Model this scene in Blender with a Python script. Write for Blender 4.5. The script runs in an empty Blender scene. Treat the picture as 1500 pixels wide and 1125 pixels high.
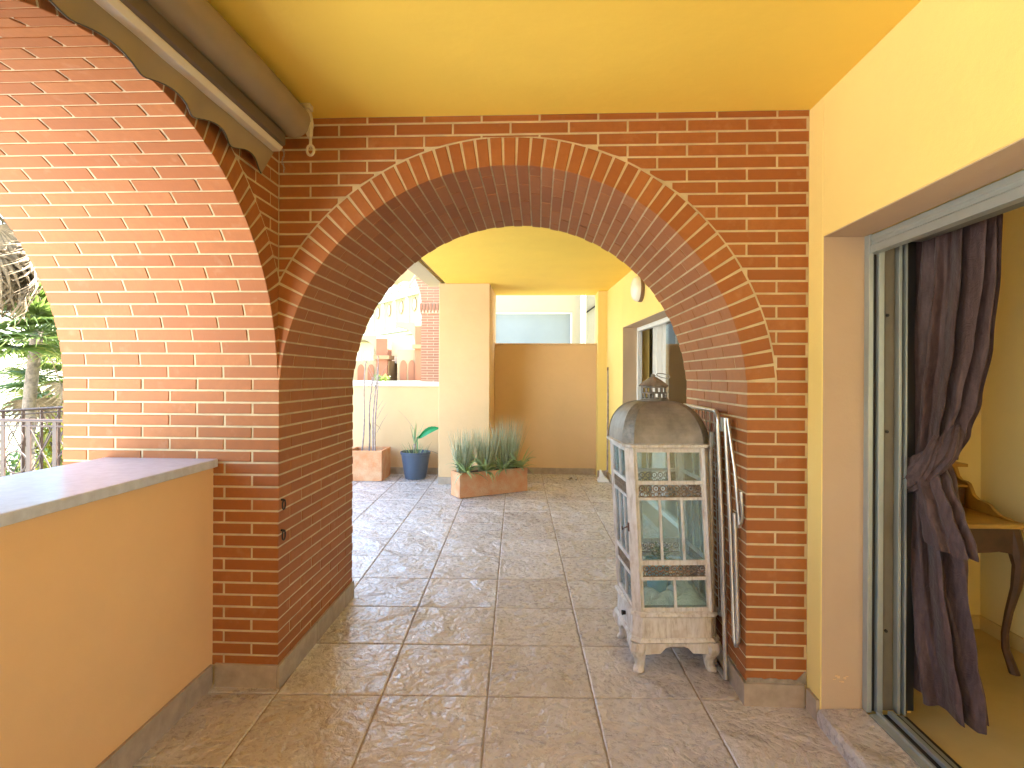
import bpy, bmesh, math, random
from math import sin, cos, pi, radians, sqrt, atan2, asin
from mathutils import Vector, Matrix

random.seed(7)
SC = bpy.context.scene
COL = SC.collection

# ------------------------------------------------------------------ camera, sky, sun, exposure
cam_d = bpy.data.cameras.new('camera')
cam = bpy.data.objects.new('camera', cam_d)
COL.objects.link(cam)
TH = math.atan(40 / 837)
cam_d.sensor_width = 36
cam_d.lens = 837 / 1500 * 36
cam_d.shift_y = -10.5 / 1500
cam_d.clip_start = 0.05
cam_d.clip_end = 2000
cam.matrix_world = (Matrix.Translation((0, 0, 1.375)) @ Matrix.Rotation(TH, 4, 'Z') @
                    Matrix.Rotation(pi / 2, 4, 'X') @ Matrix.Rotation(0.005, 4, 'Z'))
SC.camera = cam

SUN_EL, SUN_AZ = radians(58), radians(45)      # azimuth clockwise from +Y
world = bpy.data.worlds.new('World')
SC.world = world
world.use_nodes = True
wn = world.node_tree
wn.nodes.clear()
wo = wn.nodes.new('ShaderNodeOutputWorld')
wb = wn.nodes.new('ShaderNodeBackground')
sky = wn.nodes.new('ShaderNodeTexSky')
sky.sky_type = 'NISHITA'
sky.sun_disc = False
sky.sun_elevation = SUN_EL
sky.sun_rotation = SUN_AZ
sky.air_density = 1.2
sky.dust_density = 1.2
wb.inputs['Strength'].default_value = 0.15
wn.links.new(sky.outputs[0], wb.inputs['Color'])
wn.links.new(wb.outputs[0], wo.inputs['Surface'])

sun_d = bpy.data.lights.new('sun', 'SUN')
sun_d.energy = 5.0
sun_d.angle = radians(0.5)
sun_d.color = (1.0, 0.95, 0.86)
sun = bpy.data.objects.new('sun', sun_d)
COL.objects.link(sun)
sdir = Vector((sin(SUN_AZ) * cos(SUN_EL), cos(SUN_AZ) * cos(SUN_EL), sin(SUN_EL)))
sun.rotation_euler = (-sdir).to_track_quat('-Z', 'Y').to_euler()

SC.view_settings.view_transform = 'Standard'
SC.view_settings.look = 'None'
SC.view_settings.gamma = 1
SC.view_settings.use_curve_mapping = False
SC.view_settings.exposure = 3.83
SC.render.engine = 'CYCLES'
SC.cycles.max_bounces = 10
SC.cycles.diffuse_bounces = 7
SC.cycles.transparent_max_bounces = 24
SC.cycles.use_denoising = True

# ------------------------------------------------------------------ materials
def nd(nt, t, **kw):
    n = nt.nodes.new(t)
    for k, v in kw.items():
        setattr(n, k, v)
    return n

def new_mat(name):
    m = bpy.data.materials.new(name)
    m.use_nodes = True
    nt = m.node_tree
    nt.nodes.clear()
    out = nd(nt, 'ShaderNodeOutputMaterial')
    bs = nd(nt, 'ShaderNodeBsdfPrincipled')
    nt.links.new(bs.outputs[0], out.inputs['Surface'])
    return m, nt, bs

def ramp(nt, fac, stops):
    r = nd(nt, 'ShaderNodeValToRGB')
    el = r.color_ramp.elements
    while len(el) < len(stops):
        el.new(0.5)
    for e, (p, c) in zip(el, stops):
        e.position = p
        e.color = (c[0], c[1], c[2], 1)
    nt.links.new(fac, r.inputs[0])
    return r.outputs[0]

def mixc(nt, fac, a, b, mode='MIX'):
    m = nd(nt, 'ShaderNodeMix', data_type='RGBA', blend_type=mode)
    for s, v in ((0, fac), (6, a), (7, b)):
        if hasattr(v, 'links'):
            nt.links.new(v, m.inputs[s])
        elif s == 0:
            m.inputs[s].default_value = v
        else:
            m.inputs[s].default_value = (v[0], v[1], v[2], 1)
    return m.outputs[2]

def noise(nt, vec, scale, detail=4, rough=0.6, dist=0.0):
    n = nd(nt, 'ShaderNodeTexNoise')
    n.inputs['Scale'].default_value = scale
    n.inputs['Detail'].default_value = detail
    n.inputs['Roughness'].default_value = rough
    n.inputs['Distortion'].default_value = dist
    if vec is not None:
        nt.links.new(vec, n.inputs['Vector'])
    return n.outputs['Fac']

def coords(nt, kind='world', scale=(1, 1, 1), rnd=False):
    if kind == 'world':
        o = nd(nt, 'ShaderNodeNewGeometry').outputs['Position']
    else:
        o = nd(nt, 'ShaderNodeTexCoord').outputs['Object']
    mp = nd(nt, 'ShaderNodeMapping')
    mp.inputs['Scale'].default_value = scale
    nt.links.new(o, mp.inputs['Vector'])
    if rnd:
        oi = nd(nt, 'ShaderNodeObjectInfo')
        ml = nd(nt, 'ShaderNodeMath', operation='MULTIPLY')
        ml.inputs[1].default_value = 57.0
        nt.links.new(oi.outputs['Random'], ml.inputs[0])
        nt.links.new(ml.outputs[0], mp.inputs['Location'])
    return mp.outputs[0]

def bump(nt, bs, h, dist, strength=1.0, prev=None):
    b = nd(nt, 'ShaderNodeBump')
    b.inputs['Distance'].default_value = dist
    b.inputs['Strength'].default_value = strength
    nt.links.new(h, b.inputs['Height'])
    if prev is not None:
        nt.links.new(prev, b.inputs['Normal'])
    nt.links.new(b.outputs[0], bs.inputs['Normal'])
    return b.outputs[0]

def simple(name, col, rough=0.6, var=0.12, nscale=6, bscale=0, bdist=0.001, metal=0.0, kind='world', spec=0.5, col2=None):
    m, nt, bs = new_mat(name)
    v = coords(nt, kind, rnd=(kind == 'object'))
    n = noise(nt, v, nscale, 5)
    c2 = col2 or tuple(c * (1 - 2 * var) for c in col)
    c = ramp(nt, n, [(0.32, c2), (0.66, col)])
    nt.links.new(c, bs.inputs['Base Color'])
    bs.inputs['Roughness'].default_value = rough
    bs.inputs['Metallic'].default_value = metal
    bs.inputs['Specular IOR Level'].default_value = spec
    pv = None
    if name.endswith('_paint'):
        pv = bump(nt, bs, noise(nt, v, 5.0, 4, 0.6), 0.006, 0.7)
    if bscale:
        bump(nt, bs, noise(nt, v, bscale, 3), bdist, 0.6, pv)
    return m

def brick_mat(name, ca, cb, cc):
    m, nt, bs = new_mat(name)
    oi = nd(nt, 'ShaderNodeObjectInfo')
    v = coords(nt, 'object', rnd=True)
    vs = coords(nt, 'object', scale=(0.25, 1, 2.5), rnd=True)
    c = ramp(nt, oi.outputs['Random'], [(0.0, ca), (0.5, cb), (1.0, cc)])
    n1 = noise(nt, v, 30, 5, 0.7)
    c = mixc(nt, n1, c, tuple(x * 0.72 for x in cb), 'MIX')
    n3 = noise(nt, v, 14, 3, 0.6)
    dust = ramp(nt, n3, [(0.6, (0, 0, 0)), (0.85, (0.22, 0.22, 0.22))])
    c = mixc(nt, dust, c, (0.56, 0.36, 0.22))
    nt.links.new(c, bs.inputs['Base Color'])
    bs.inputs['Roughness'].default_value = 0.62
    bs.inputs['Specular IOR Level'].default_value = 0.4
    n2 = noise(nt, vs, 130, 3)
    bump(nt, bs, n2, 0.0012, 0.5)
    return m

M = {}
M['brick'] = brick_mat('terracotta_brick', (0.32, 0.098, 0.022), (0.375, 0.125, 0.030), (0.44, 0.16, 0.043))
M['brick_far'] = brick_mat('weathered_brick', (0.34, 0.13, 0.07), (0.38, 0.155, 0.085), (0.42, 0.18, 0.10))
M['mortar_far'] = simple('darker_mortar', (0.60, 0.46, 0.32), 0.9, 0.1, 5)
M['white_far'] = simple('white_facade_trim', (0.50, 0.49, 0.45), 0.8, 0.05, 0.5)
M['mortar'] = simple('mortar', (0.62, 0.50, 0.31), 0.9, 0.12, 12, 260, 0.002)
M['render'] = simple('yellow_ceiling_paint', (0.90, 0.64, 0.10), 0.75, 0.03, 1.6, 320, 0.0011)
M['ochre'] = simple('ochre_wall_paint', (0.76, 0.475, 0.225), 0.8, 0.05, 1.3, 320, 0.0012)
M['sand'] = simple('sand_wall_paint', (0.69, 0.475, 0.265), 0.8, 0.05, 1.3, 320, 0.0012)
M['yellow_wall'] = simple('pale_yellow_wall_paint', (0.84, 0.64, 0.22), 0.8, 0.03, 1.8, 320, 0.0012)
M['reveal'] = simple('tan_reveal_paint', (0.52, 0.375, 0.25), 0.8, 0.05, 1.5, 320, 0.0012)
M['skirt'] = simple('skirting_stone', (0.42, 0.335, 0.26), 0.55, 0.14, 16, 90, 0.001)
M['coping'] = simple('grey_polished_coping', (0.55, 0.565, 0.61), 0.28, 0.10, 26, 0)
M['grout'] = simple('grout', (0.42, 0.345, 0.27), 0.9, 0.15, 30, 200, 0.001)
M['white_coping'] = simple('pale_coping', (0.72, 0.68, 0.60), 0.6, 0.08, 5, 100, 0.001)
M['alu'] = simple('painted_aluminium', (0.35, 0.38, 0.37), 0.35, 0.06, 9, 0, metal=0.35)
M['alu_dark'] = simple('shaded_rail', (0.16, 0.16, 0.155), 0.5, 0.1, 8)  # darker grey than the other aluminium
M['alu_white'] = simple('white_aluminium', (0.78, 0.78, 0.76), 0.35, 0.04, 9)
M['rubber'] = simple('black_gasket', (0.02, 0.018, 0.018), 0.6, 0.1, 8)
M['steel'] = simple('brushed_steel', (0.62, 0.62, 0.62), 0.28, 0.1, 30, 0, metal=0.85)
M['galv'] = simple('dull_tube', (0.42, 0.38, 0.31), 0.5, 0.15, 30, 0, metal=0.5)
M['iron'] = simple('dark_iron', (0.035, 0.028, 0.025), 0.5, 0.2, 60, 120, 0.001, metal=0.5)
M['rail_paint'] = simple('bronze_railing_paint', (0.075, 0.045, 0.034), 0.5, 0.12, 10)
M['tin'] = simple('weathered_tin', (0.31, 0.285, 0.26), 0.55, 0.3, 9, 60, 0.002, metal=0.2, kind='object', col2=(0.15, 0.135, 0.125))
M['tin_rib'] = simple('embossed_tin', (0.27, 0.255, 0.225), 0.5, 0.3, 40, 70, 0.006, metal=0.3, kind='object', col2=(0.14, 0.13, 0.12))
M['fret'] = simple('rusty_fretwork', (0.30, 0.22, 0.15), 0.6, 0.3, 80, 0, metal=0.3, kind='object', col2=(0.13, 0.09, 0.06))
M['terracotta'] = simple('terracotta_pot', (0.62, 0.26, 0.11), 0.85, 0.2, 9, 60, 0.008, kind='object', col2=(0.66, 0.40, 0.23))
M['blue_pot'] = simple('slate_blue_plastic', (0.075, 0.10, 0.15), 0.4, 0.1, 5, kind='object')
M['sky_pot'] = simple('light_blue_pot', (0.20, 0.50, 0.66), 0.4, 0.08, 5, kind='object')
M['soil'] = simple('soil', (0.05, 0.035, 0.025), 0.95, 0.3, 30, 60, 0.01)
M['leaf'] = simple('green_leaf', (0.075, 0.155, 0.035), 0.5, 0.25, 4)
M['leaf_bright'] = simple('banana_leaf', (0.02, 0.30, 0.10), 0.4, 0.15, 6)
M['agave'] = simple('agave_leaf', (0.42, 0.52, 0.22), 0.5, 0.2, 9, col2=(0.24, 0.34, 0.20))
M['grass_blade'] = simple('grey_green_blade', (0.46, 0.50, 0.34), 0.6, 0.25, 30, col2=(0.32, 0.37, 0.25))
M['dry'] = simple('dry_frond', (0.24, 0.17, 0.10), 0.8, 0.25, 6)
M['bark'] = simple('palm_bark', (0.22, 0.17, 0.13), 0.9, 0.3, 12, 30, 0.02)
M['cane'] = simple('pale_cane', (0.42, 0.33, 0.31), 0.7, 0.25, 22)
M['awning'] = simple('taupe_awning_fabric', (0.30, 0.225, 0.14), 0.85, 0.08, 4, 500, 0.0006)
M['awning_bar'] = simple('cream_awning_bar', (0.66, 0.58, 0.47), 0.45, 0.04, 6)
M['plastic_cream'] = simple('cream_plastic', (0.60, 0.50, 0.34), 0.5, 0.06, 20)
M['curtain'] = None
M['desk'] = simple('desk_top_wood', (0.52, 0.32, 0.07), 0.4, 0.22, 7, kind='object', col2=(0.30, 0.17, 0.04))
M['desk_dark'] = simple('desk_frame_wood', (0.10, 0.045, 0.022), 0.45, 0.25, 9, kind='object')
M['room_paint'] = simple('cream_room_paint', (0.80, 0.70, 0.38), 0.85, 0.02, 2, 200, 0.0005)
M['room_floor'] = simple('beige_room_floor', (0.50, 0.37, 0.16), 0.45, 0.08, 3, 60, 0.0006)
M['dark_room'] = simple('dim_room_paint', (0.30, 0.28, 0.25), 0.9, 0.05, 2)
M['sheer'] = simple('white_sheer', (0.75, 0.74, 0.72), 0.8, 0.05, 6)
M['white'] = simple('white_paint', (0.80, 0.78, 0.74), 0.6, 0.04, 4)
M['cream_far'] = simple('cream_facade', (0.46, 0.39, 0.26), 0.85, 0.06, 0.6)
M['yellow_far'] = simple('yellow_facade', (0.36, 0.30, 0.165), 0.85, 0.05, 0.5)
M['orange_far'] = simple('orange_facade', (0.36, 0.21, 0.10), 0.85, 0.06, 0.7)
M['niche_far'] = simple('terracotta_render', (0.32, 0.125, 0.06), 0.85, 0.08, 0.8)
M['blind'] = simple('pale_blind', (0.27, 0.30, 0.31), 0.6, 0.05, 1.5)
M['cream_arcade'] = simple('cream_arcade', (0.42, 0.30, 0.16), 0.85, 0.06, 0.7)
M['grey_panel'] = simple('grey_beige_panel', (0.46, 0.43, 0.37), 0.7, 0.06, 1.5)
M['window_dark'] = simple('dark_window_glass', (0.06, 0.07, 0.08), 0.1, 0.1, 2)
M['ground'] = simple('garden_ground', (0.20, 0.19, 0.10), 0.95, 0.3, 0.25, 3, 0.02, col2=(0.09, 0.13, 0.045))
M['paving_far'] = simple('pale_paving', (0.50, 0.45, 0.38), 0.8, 0.1, 1)
M['lamp_glass'] = simple('opal_lamp_glass', (0.82, 0.80, 0.70), 0.25, 0.03, 9)

def leafy_mat(name, col, col2, tr=0.45, ns=2.0):
    m, nt, bs = new_mat(name)
    n = noise(nt, coords(nt, 'world'), ns, 4)
    c = ramp(nt, n, [(0.32, col2), (0.66, col)])
    nt.links.new(c, bs.inputs['Base Color'])
    bs.inputs['Roughness'].default_value = 0.45
    t = nd(nt, 'ShaderNodeBsdfTranslucent')
    nt.links.new(c, t.inputs[0])
    mx = nd(nt, 'ShaderNodeMixShader')
    mx.inputs[0].default_value = tr
    out = [x for x in nt.nodes if x.type == 'OUTPUT_MATERIAL'][0]
    nt.links.new(bs.outputs[0], mx.inputs[1]); nt.links.new(t.outputs[0], mx.inputs[2])
    nt.links.new(mx.outputs[0], out.inputs['Surface'])
    return m
def wash_mat():
    m, nt, bs = new_mat('whitewashed_wood')
    v = coords(nt, 'object', scale=(1, 1, 0.18), rnd=True)
    v2 = coords(nt, 'object', rnd=True)
    n = noise(nt, v, 70, 5, 0.7)
    n2 = noise(nt, v2, 9, 4, 0.65)
    c = ramp(nt, n, [(0.30, (0.38, 0.34, 0.30)), (0.46, (0.60, 0.575, 0.55)), (0.8, (0.77, 0.76, 0.76))])
    c = mixc(nt, ramp(nt, n2, [(0.52, (0, 0, 0)), (0.70, (0.6, 0.6, 0.6))]), c, (0.40, 0.31, 0.24))
    nt.links.new(c, bs.inputs['Base Color'])
    bs.inputs['Roughness'].default_value = 0.7
    bump(nt, bs, n, 0.0015, 0.5)
    return m
M['wash'] = wash_mat()

def curtain_mat():
    m, nt, bs = new_mat('plum_curtain_cloth')
    v = coords(nt, 'object')
    v2 = coords(nt, 'object', scale=(1, 1, 0.2))
    n = noise(nt, v2, 60, 4)
    c = ramp(nt, n, [(0.3, (0.050, 0.028, 0.028)), (0.7, (0.105, 0.066, 0.066))])
    nt.links.new(c, bs.inputs['Base Color'])
    bs.inputs['Roughness'].default_value = 0.62
    bs.inputs['Specular IOR Level'].default_value = 0.25
    bs.inputs['Sheen Weight'].default_value = 0.15
    bs.inputs['Sheen Roughness'].default_value = 0.4
    b = bump(nt, bs, noise(nt, v, 22, 4, 0.6, 1.2), 0.012, 0.5)
    bump(nt, bs, noise(nt, v, 420, 2), 0.0006, 0.5, b)
    return m
M['curtain'] = curtain_mat()

def tile_mat():
    m, nt, bs = new_mat('slate_relief_floor_tile')
    v = coords(nt, 'object', rnd=True)
    oi = nd(nt, 'ShaderNodeObjectInfo')
    big = noise(nt, v, 3.2, 5, 0.6, 0.6)
    c = ramp(nt, big, [(0.28, (0.49, 0.455, 0.455)), (0.5, (0.56, 0.525, 0.53)), (0.74, (0.63, 0.605, 0.615))])
    fine = noise(nt, v, 34, 5, 0.7)
    c = mixc(nt, ramp(nt, fine, [(0.3, (0.08, 0.08, 0.08)), (0.6, (0, 0, 0))]), c, (0.36, 0.28, 0.22))
    tone = ramp(nt, oi.outputs['Random'], [(0, (0.86, 0.84, 0.82)), (1, (1, 1, 1))])
    c = mixc(nt, 1.0, c, tone, 'MULTIPLY')
    wd = coords(nt, 'world')
    dirt = ramp(nt, noise(nt, wd, 1.3, 5, 0.7), [(0.5, (0, 0, 0)), (0.72, (0.33, 0.33, 0.33))])
    c = mixc(nt, dirt, c, (0.37, 0.27, 0.17))
    nt.links.new(c, bs.inputs['Base Color'])
    ro = ramp(nt, fine, [(0.3, (0.20,) * 3), (0.7, (0.38,) * 3)])
    nt.links.new(ro, bs.inputs['Roughness'])
    bs.inputs['Specular IOR Level'].default_value = 0.6
    # cleft slate relief: terraced, warped noise plus fine crumble plus broken veins
    w = nd(nt, 'ShaderNodeTexNoise')
    w.inputs['Scale'].default_value = 3.0
    w.inputs['Detail'].default_value = 4
    nt.links.new(v, w.inputs['Vector'])
    mv = nd(nt, 'ShaderNodeVectorMath', operation='MULTIPLY_ADD')
    mv.inputs[1].default_value = (0.28, 0.28, 0.28)
    nt.links.new(w.outputs['Color'], mv.inputs[0])
    nt.links.new(v, mv.inputs[2])
    h1 = noise(nt, mv.outputs[0], 4.0, 6, 0.5, 0.4)
    h2 = noise(nt, mv.outputs[0], 7.0, 5, 0.6, 0.2)
    rg = nd(nt, 'ShaderNodeMath', operation='SUBTRACT')
    rg.inputs[1].default_value = 0.5
    nt.links.new(h2, rg.inputs[0])
    ab = nd(nt, 'ShaderNodeMath', operation='ABSOLUTE')
    nt.links.new(rg.outputs[0], ab.inputs[0])
    pw = nd(nt, 'ShaderNodeMath', operation='POWER')
    pw.inputs[1].default_value = 0.6
    nt.links.new(ab.outputs[0], pw.inputs[0])
    b = bump(nt, bs, h1, 0.05, 1.0)
    b = bump(nt, bs, pw.outputs[0], 0.010, 0.8, b)
    vo = nd(nt, 'ShaderNodeTexVoronoi', feature='DISTANCE_TO_EDGE')
    vo.inputs['Scale'].default_value = 4.2
    nt.links.new(mv.outputs[0], vo.inputs['Vector'])
    vein = ramp(nt, vo.outputs['Distance'], [(0.0, (0, 0, 0)), (0.035, (1, 1, 1))])
    msk = ramp(nt, big, [(0.50, (1, 1, 1)), (0.56, (0, 0, 0))])
    vv = mixc(nt, msk, vein, (1, 1, 1))
    b = bump(nt, bs, vv, 0.002, 0.45, b)
    bump(nt, bs, noise(nt, v, 34, 3, 0.5), 0.007, 0.75, b)
    return m
M['tile'] = tile_mat()

def glass_mat(name, tint=(0.93, 0.97, 0.96), rough=0.0, ior=1.5):
    m = bpy.data.materials.new(name)
    m.use_nodes = True
    nt = m.node_tree
    nt.nodes.clear()
    out = nd(nt, 'ShaderNodeOutputMaterial')
    mx = nd(nt, 'ShaderNodeMixShader')
    fr = nd(nt, 'ShaderNodeFresnel')
    fr.inputs['IOR'].default_value = ior
    tr = nd(nt, 'ShaderNodeBsdfTransparent')
    tr.inputs[0].default_value = (*tint, 1)
    gl = nd(nt, 'ShaderNodeBsdfGlossy')
    gl.inputs['Roughness'].default_value = rough
    nt.links.new(fr.outputs[0], mx.inputs[0])
    nt.links.new(tr.outputs[0], mx.inputs[1])
    nt.links.new(gl.outputs[0], mx.inputs[2])
    nt.links.new(mx.outputs[0], out.inputs['Surface'])
    return m
M['glass'] = glass_mat('clear_glass')
M['lantern_glass'] = glass_mat('greenish_lantern_glass', (0.90, 0.965, 0.96), 0.02)
def dusty(m, amt, col):
    nt = m.node_tree
    out = [x for x in nt.nodes if x.type == 'OUTPUT_MATERIAL'][0]
    src = out.inputs['Surface'].links[0].from_socket
    d = nd(nt, 'ShaderNodeBsdfDiffuse'); d.inputs[0].default_value = (*col, 1)
    t = nd(nt, 'ShaderNodeBsdfTranslucent'); t.inputs[0].default_value = (*col, 1)
    m1 = nd(nt, 'ShaderNodeMixShader'); m2 = nd(nt, 'ShaderNodeMixShader')
    nt.links.new(d.outputs[0], m1.inputs[1]); nt.links.new(t.outputs[0], m1.inputs[2])
    v = ramp(nt, noise(nt, coords(nt, 'object'), 7, 4), [(0.3, (amt * 0.5,) * 3), (0.7, (amt * 1.4,) * 3)])
    nt.links.new(v, m2.inputs[0])
    nt.links.new(src, m2.inputs[1]); nt.links.new(m1.outputs[0], m2.inputs[2])
    nt.links.new(m2.outputs[0], out.inputs['Surface'])
dusty(M['lantern_glass'], 0.13, (0.62, 0.82, 0.85))
M['door_glass'] = glass_mat('door_glass', (0.80, 0.84, 0.82), 0.0, 1.7)

def film_mat():
    m, nt, bs = new_mat('crumpled_plastic_film')
    v = coords(nt, 'object')
    bs.inputs['Base Color'].default_value = (0.82, 0.90, 0.92, 1)
    bs.inputs['Roughness'].default_value = 0.25
    bump(nt, bs, noise(nt, v, 14, 4, 0.6, 1.5), 0.03, 0.8)
    return m
M['film'] = film_mat()

# ------------------------------------------------------------------ object helpers
def link(o, parent=None):
    COL.objects.link(o)
    if parent is not None:
        o.parent = parent
    return o

def empty(name, loc=(0, 0, 0), rz=0.0):
    o = bpy.data.objects.new(name, None)
    o.location = loc
    o.rotation_euler = (0, 0, rz)
    o.empty_display_size = 0.1
    return link(o)

def tag(o, label=None, cat=None, group=None, kind=None):
    if label: o['label'] = label
    if cat: o['category'] = cat
    if group: o['group'] = group
    if kind: o['kind'] = kind
    return o

def thing(name, label, cat, loc=(0, 0, 0), rz=0.0, group=None):
    return tag(empty(name, loc, rz), label, cat, group)

class MB:
    def __init__(s):
        s.v = []; s.f = []
    def add(s, vs, fs):
        b = len(s.v)
        s.v += [tuple(v) for v in vs]
        s.f += [tuple(i + b for i in f) for f in fs]
        return s
    def box(s, x0, x1, y0, y1, z0, z1, rz=0, c=None):
        vs = [(x, y, z) for z in (z0, z1) for y in (y0, y1) for x in (x0, x1)]
        if rz:
            cx, cy = c or ((x0 + x1) / 2, (y0 + y1) / 2)
            vs = [(cx + (x - cx) * cos(rz) - (y - cy) * sin(rz), cy + (x - cx) * sin(rz) + (y - cy) * cos(rz), z) for x, y, z in vs]
        return s.add(vs, [(0, 2, 3, 1), (4, 5, 7, 6), (0, 1, 5, 4), (2, 6, 7, 3), (0, 4, 6, 2), (1, 3, 7, 5)])
    def prism(s, poly, h0, h1, axis='y'):
        n = len(poly)
        def P(a, b, h):
            return (a, h, b) if axis == 'y' else ((h, a, b) if axis == 'x' else (a, b, h))
        vs = [P(a, b, h0) for a, b in poly] + [P(a, b, h1) for a, b in poly]
        fs = [tuple(range(n)), tuple(range(2 * n - 1, n - 1, -1))]
        fs += [(i, i + n, (i + 1) % n + n, (i + 1) % n) for i in range(n)]
        return s.add(vs, fs)
    def tube(s, pts, r, n=8, r1=None, cap=True, closed=False):
        pts = [Vector(p) for p in pts]
        m = len(pts)
        rings = []
        up = None
        for i, p in enumerate(pts):
            if closed:
                d = pts[(i + 1) % m] - pts[i - 1]
            else:
                d = pts[min(i + 1, m - 1)] - pts[max(i - 1, 0)]
            d.normalize()
            if up is None:
                up = Vector((0, 0, 1)) if abs(d.z) < 0.9 else Vector((1, 0, 0))
            a = d.cross(up)
            if a.length < 1e-5:
                a = d.cross(Vector((0, 1, 0)))
            a.normalize()
            b = a.cross(d).normalized()
            up = b
            rr = r if r1 is None else r + (r1 - r) * i / max(1, m - 1)
            rings.append([p + a * (rr * cos(2 * pi * k / n)) + b * (rr * sin(2 * pi * k / n)) for k in range(n)])
        vs = [v for rg in rings for v in rg]
        fs = []
        for i in range(m if closed else m - 1):
            j = (i + 1) % m
            for k in range(n):
                fs.append((i * n + k, i * n + (k + 1) % n, j * n + (k + 1) % n, j * n + k))
        if cap and not closed:
            fs.append(tuple(range(n - 1, -1, -1)))
            fs.append(tuple((m - 1) * n + k for k in range(n)))
        return s.add(vs, fs)
    def lathe(s, prof, c=(0, 0, 0), n=24, cap=True):
        vs = []; fs = []
        for r, z in prof:
            for k in range(n):
                a = 2 * pi * k / n
                vs.append((c[0] + r * cos(a), c[1] + r * sin(a), c[2] + z))
        for i in range(len(prof) - 1):
            for k in range(n):
                fs.append((i * n + k, i * n + (k + 1) % n, (i + 1) * n + (k + 1) % n, (i + 1) * n + k))
        if cap:
            fs.append(tuple(range(n - 1, -1, -1)))
            fs.append(tuple((len(prof) - 1) * n + k for k in range(n)))
        return s.add(vs, fs)
    def mesh(s, name, mat, smooth=False):
        me = bpy.data.meshes.new(name)
        me.from_pydata(s.v, [], s.f)
        bm = bmesh.new()
        bm.from_mesh(me)
        bmesh.ops.recalc_face_normals(bm, faces=bm.faces)
        bm.to_mesh(me)
        bm.free()
        me.materials.append(mat)
        if smooth:
            me.polygons.foreach_set('use_smooth', [True] * len(me.polygons))
            me.set_sharp_from_angle(angle=radians(42))
        me.update()
        return me
    def build(s, name, mat, parent=None, smooth=False, bevel=0.0, **tags):
        o = bpy.data.objects.new(name, s.mesh(name, mat, smooth))
        link(o, parent)
        if bevel:
            b = o.modifiers.new('bevel', 'BEVEL')
            b.width = bevel
            b.segments = 2
            b.limit_method = 'ANGLE'
        if tags:
            tag(o, **tags)
        return o

def copy_tree(o, parent=None):
    c = o.copy()
    COL.objects.link(c)
    c.parent = parent
    for ch in o.children:
        copy_tree(ch, c)
    return c

FB, FC = -0.0039, 0.0142                 # the terrace floor falls gently, as terraces do
def fz(x, y):
    return FB * x + FC * y

# ------------------------------------------------------------------ brickwork
BL, BJ = 0.2355, 0.009                   # brick length, joint
PITCH = BL + BJ
CH = 0.0517                              # course height
BHT = CH - 0.0088
CEIL = 2.478
CAM = Vector((0, 0, 1.375))
_cache = {}

class Face:
    def __init__(s, origin, U, D):
        s.o = Vector(origin); s.U = Vector(U); s.D = Vector(D); s.W = s.U.cross(s.D)
    def mat(s, u, w, rot=0.0, off=0.0, tilt=0.0):
        B = Matrix((s.U, s.D, s.W)).transposed().to_4x4()
        p = s.o + s.U * u + s.W * w + s.D * off
        return Matrix.Translation(p) @ B @ Matrix.Rotation(-rot, 4, 'Y') @ Matrix.Rotation(tilt, 4, 'X')

def slab_mesh(poly, depth, mat, ch=0.0022):
    """polygon in local x/z, front at y=0, body goes to +y; front arris chamfered"""
    key = (tuple((round(a, 3), round(b, 3)) for a, b in poly), round(depth, 3), mat.name)
    if key in _cache:
        return _cache[key]
    n = len(poly)
    cx = sum(p[0] for p in poly) / n; cz = sum(p[1] for p in poly) / n
    w = max(p[0] for p in poly) - min(p[0] for p in poly)
    h = max(p[1] for p in poly) - min(p[1] for p in poly)
    c = min(ch, w * 0.25, h * 0.25)
    mb = MB()
    ins = []
    for a, b in poly:
        fx = 1 - c * 2 / max(w, 1e-4); fzz = 1 - c * 2 / max(h, 1e-4)
        ins.append((cx + (a - cx) * fx, cz + (b - cz) * fzz))
    vs = [(a, 0, b) for a, b in ins] + [(a, c, b) for a, b in poly] + [(a, depth, b) for a, b in poly]
    fs = [tuple(range(n))]
    for i in range(n):
        j = (i + 1) % n
        fs.append((i, i + n, j + n, j))
        fs.append((i + n, i + 2 * n, j + 2 * n, j + n))
    mb.add(vs, fs)
    _cache[key] = mb.mesh('brick', mat)
    return _cache[key]

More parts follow.
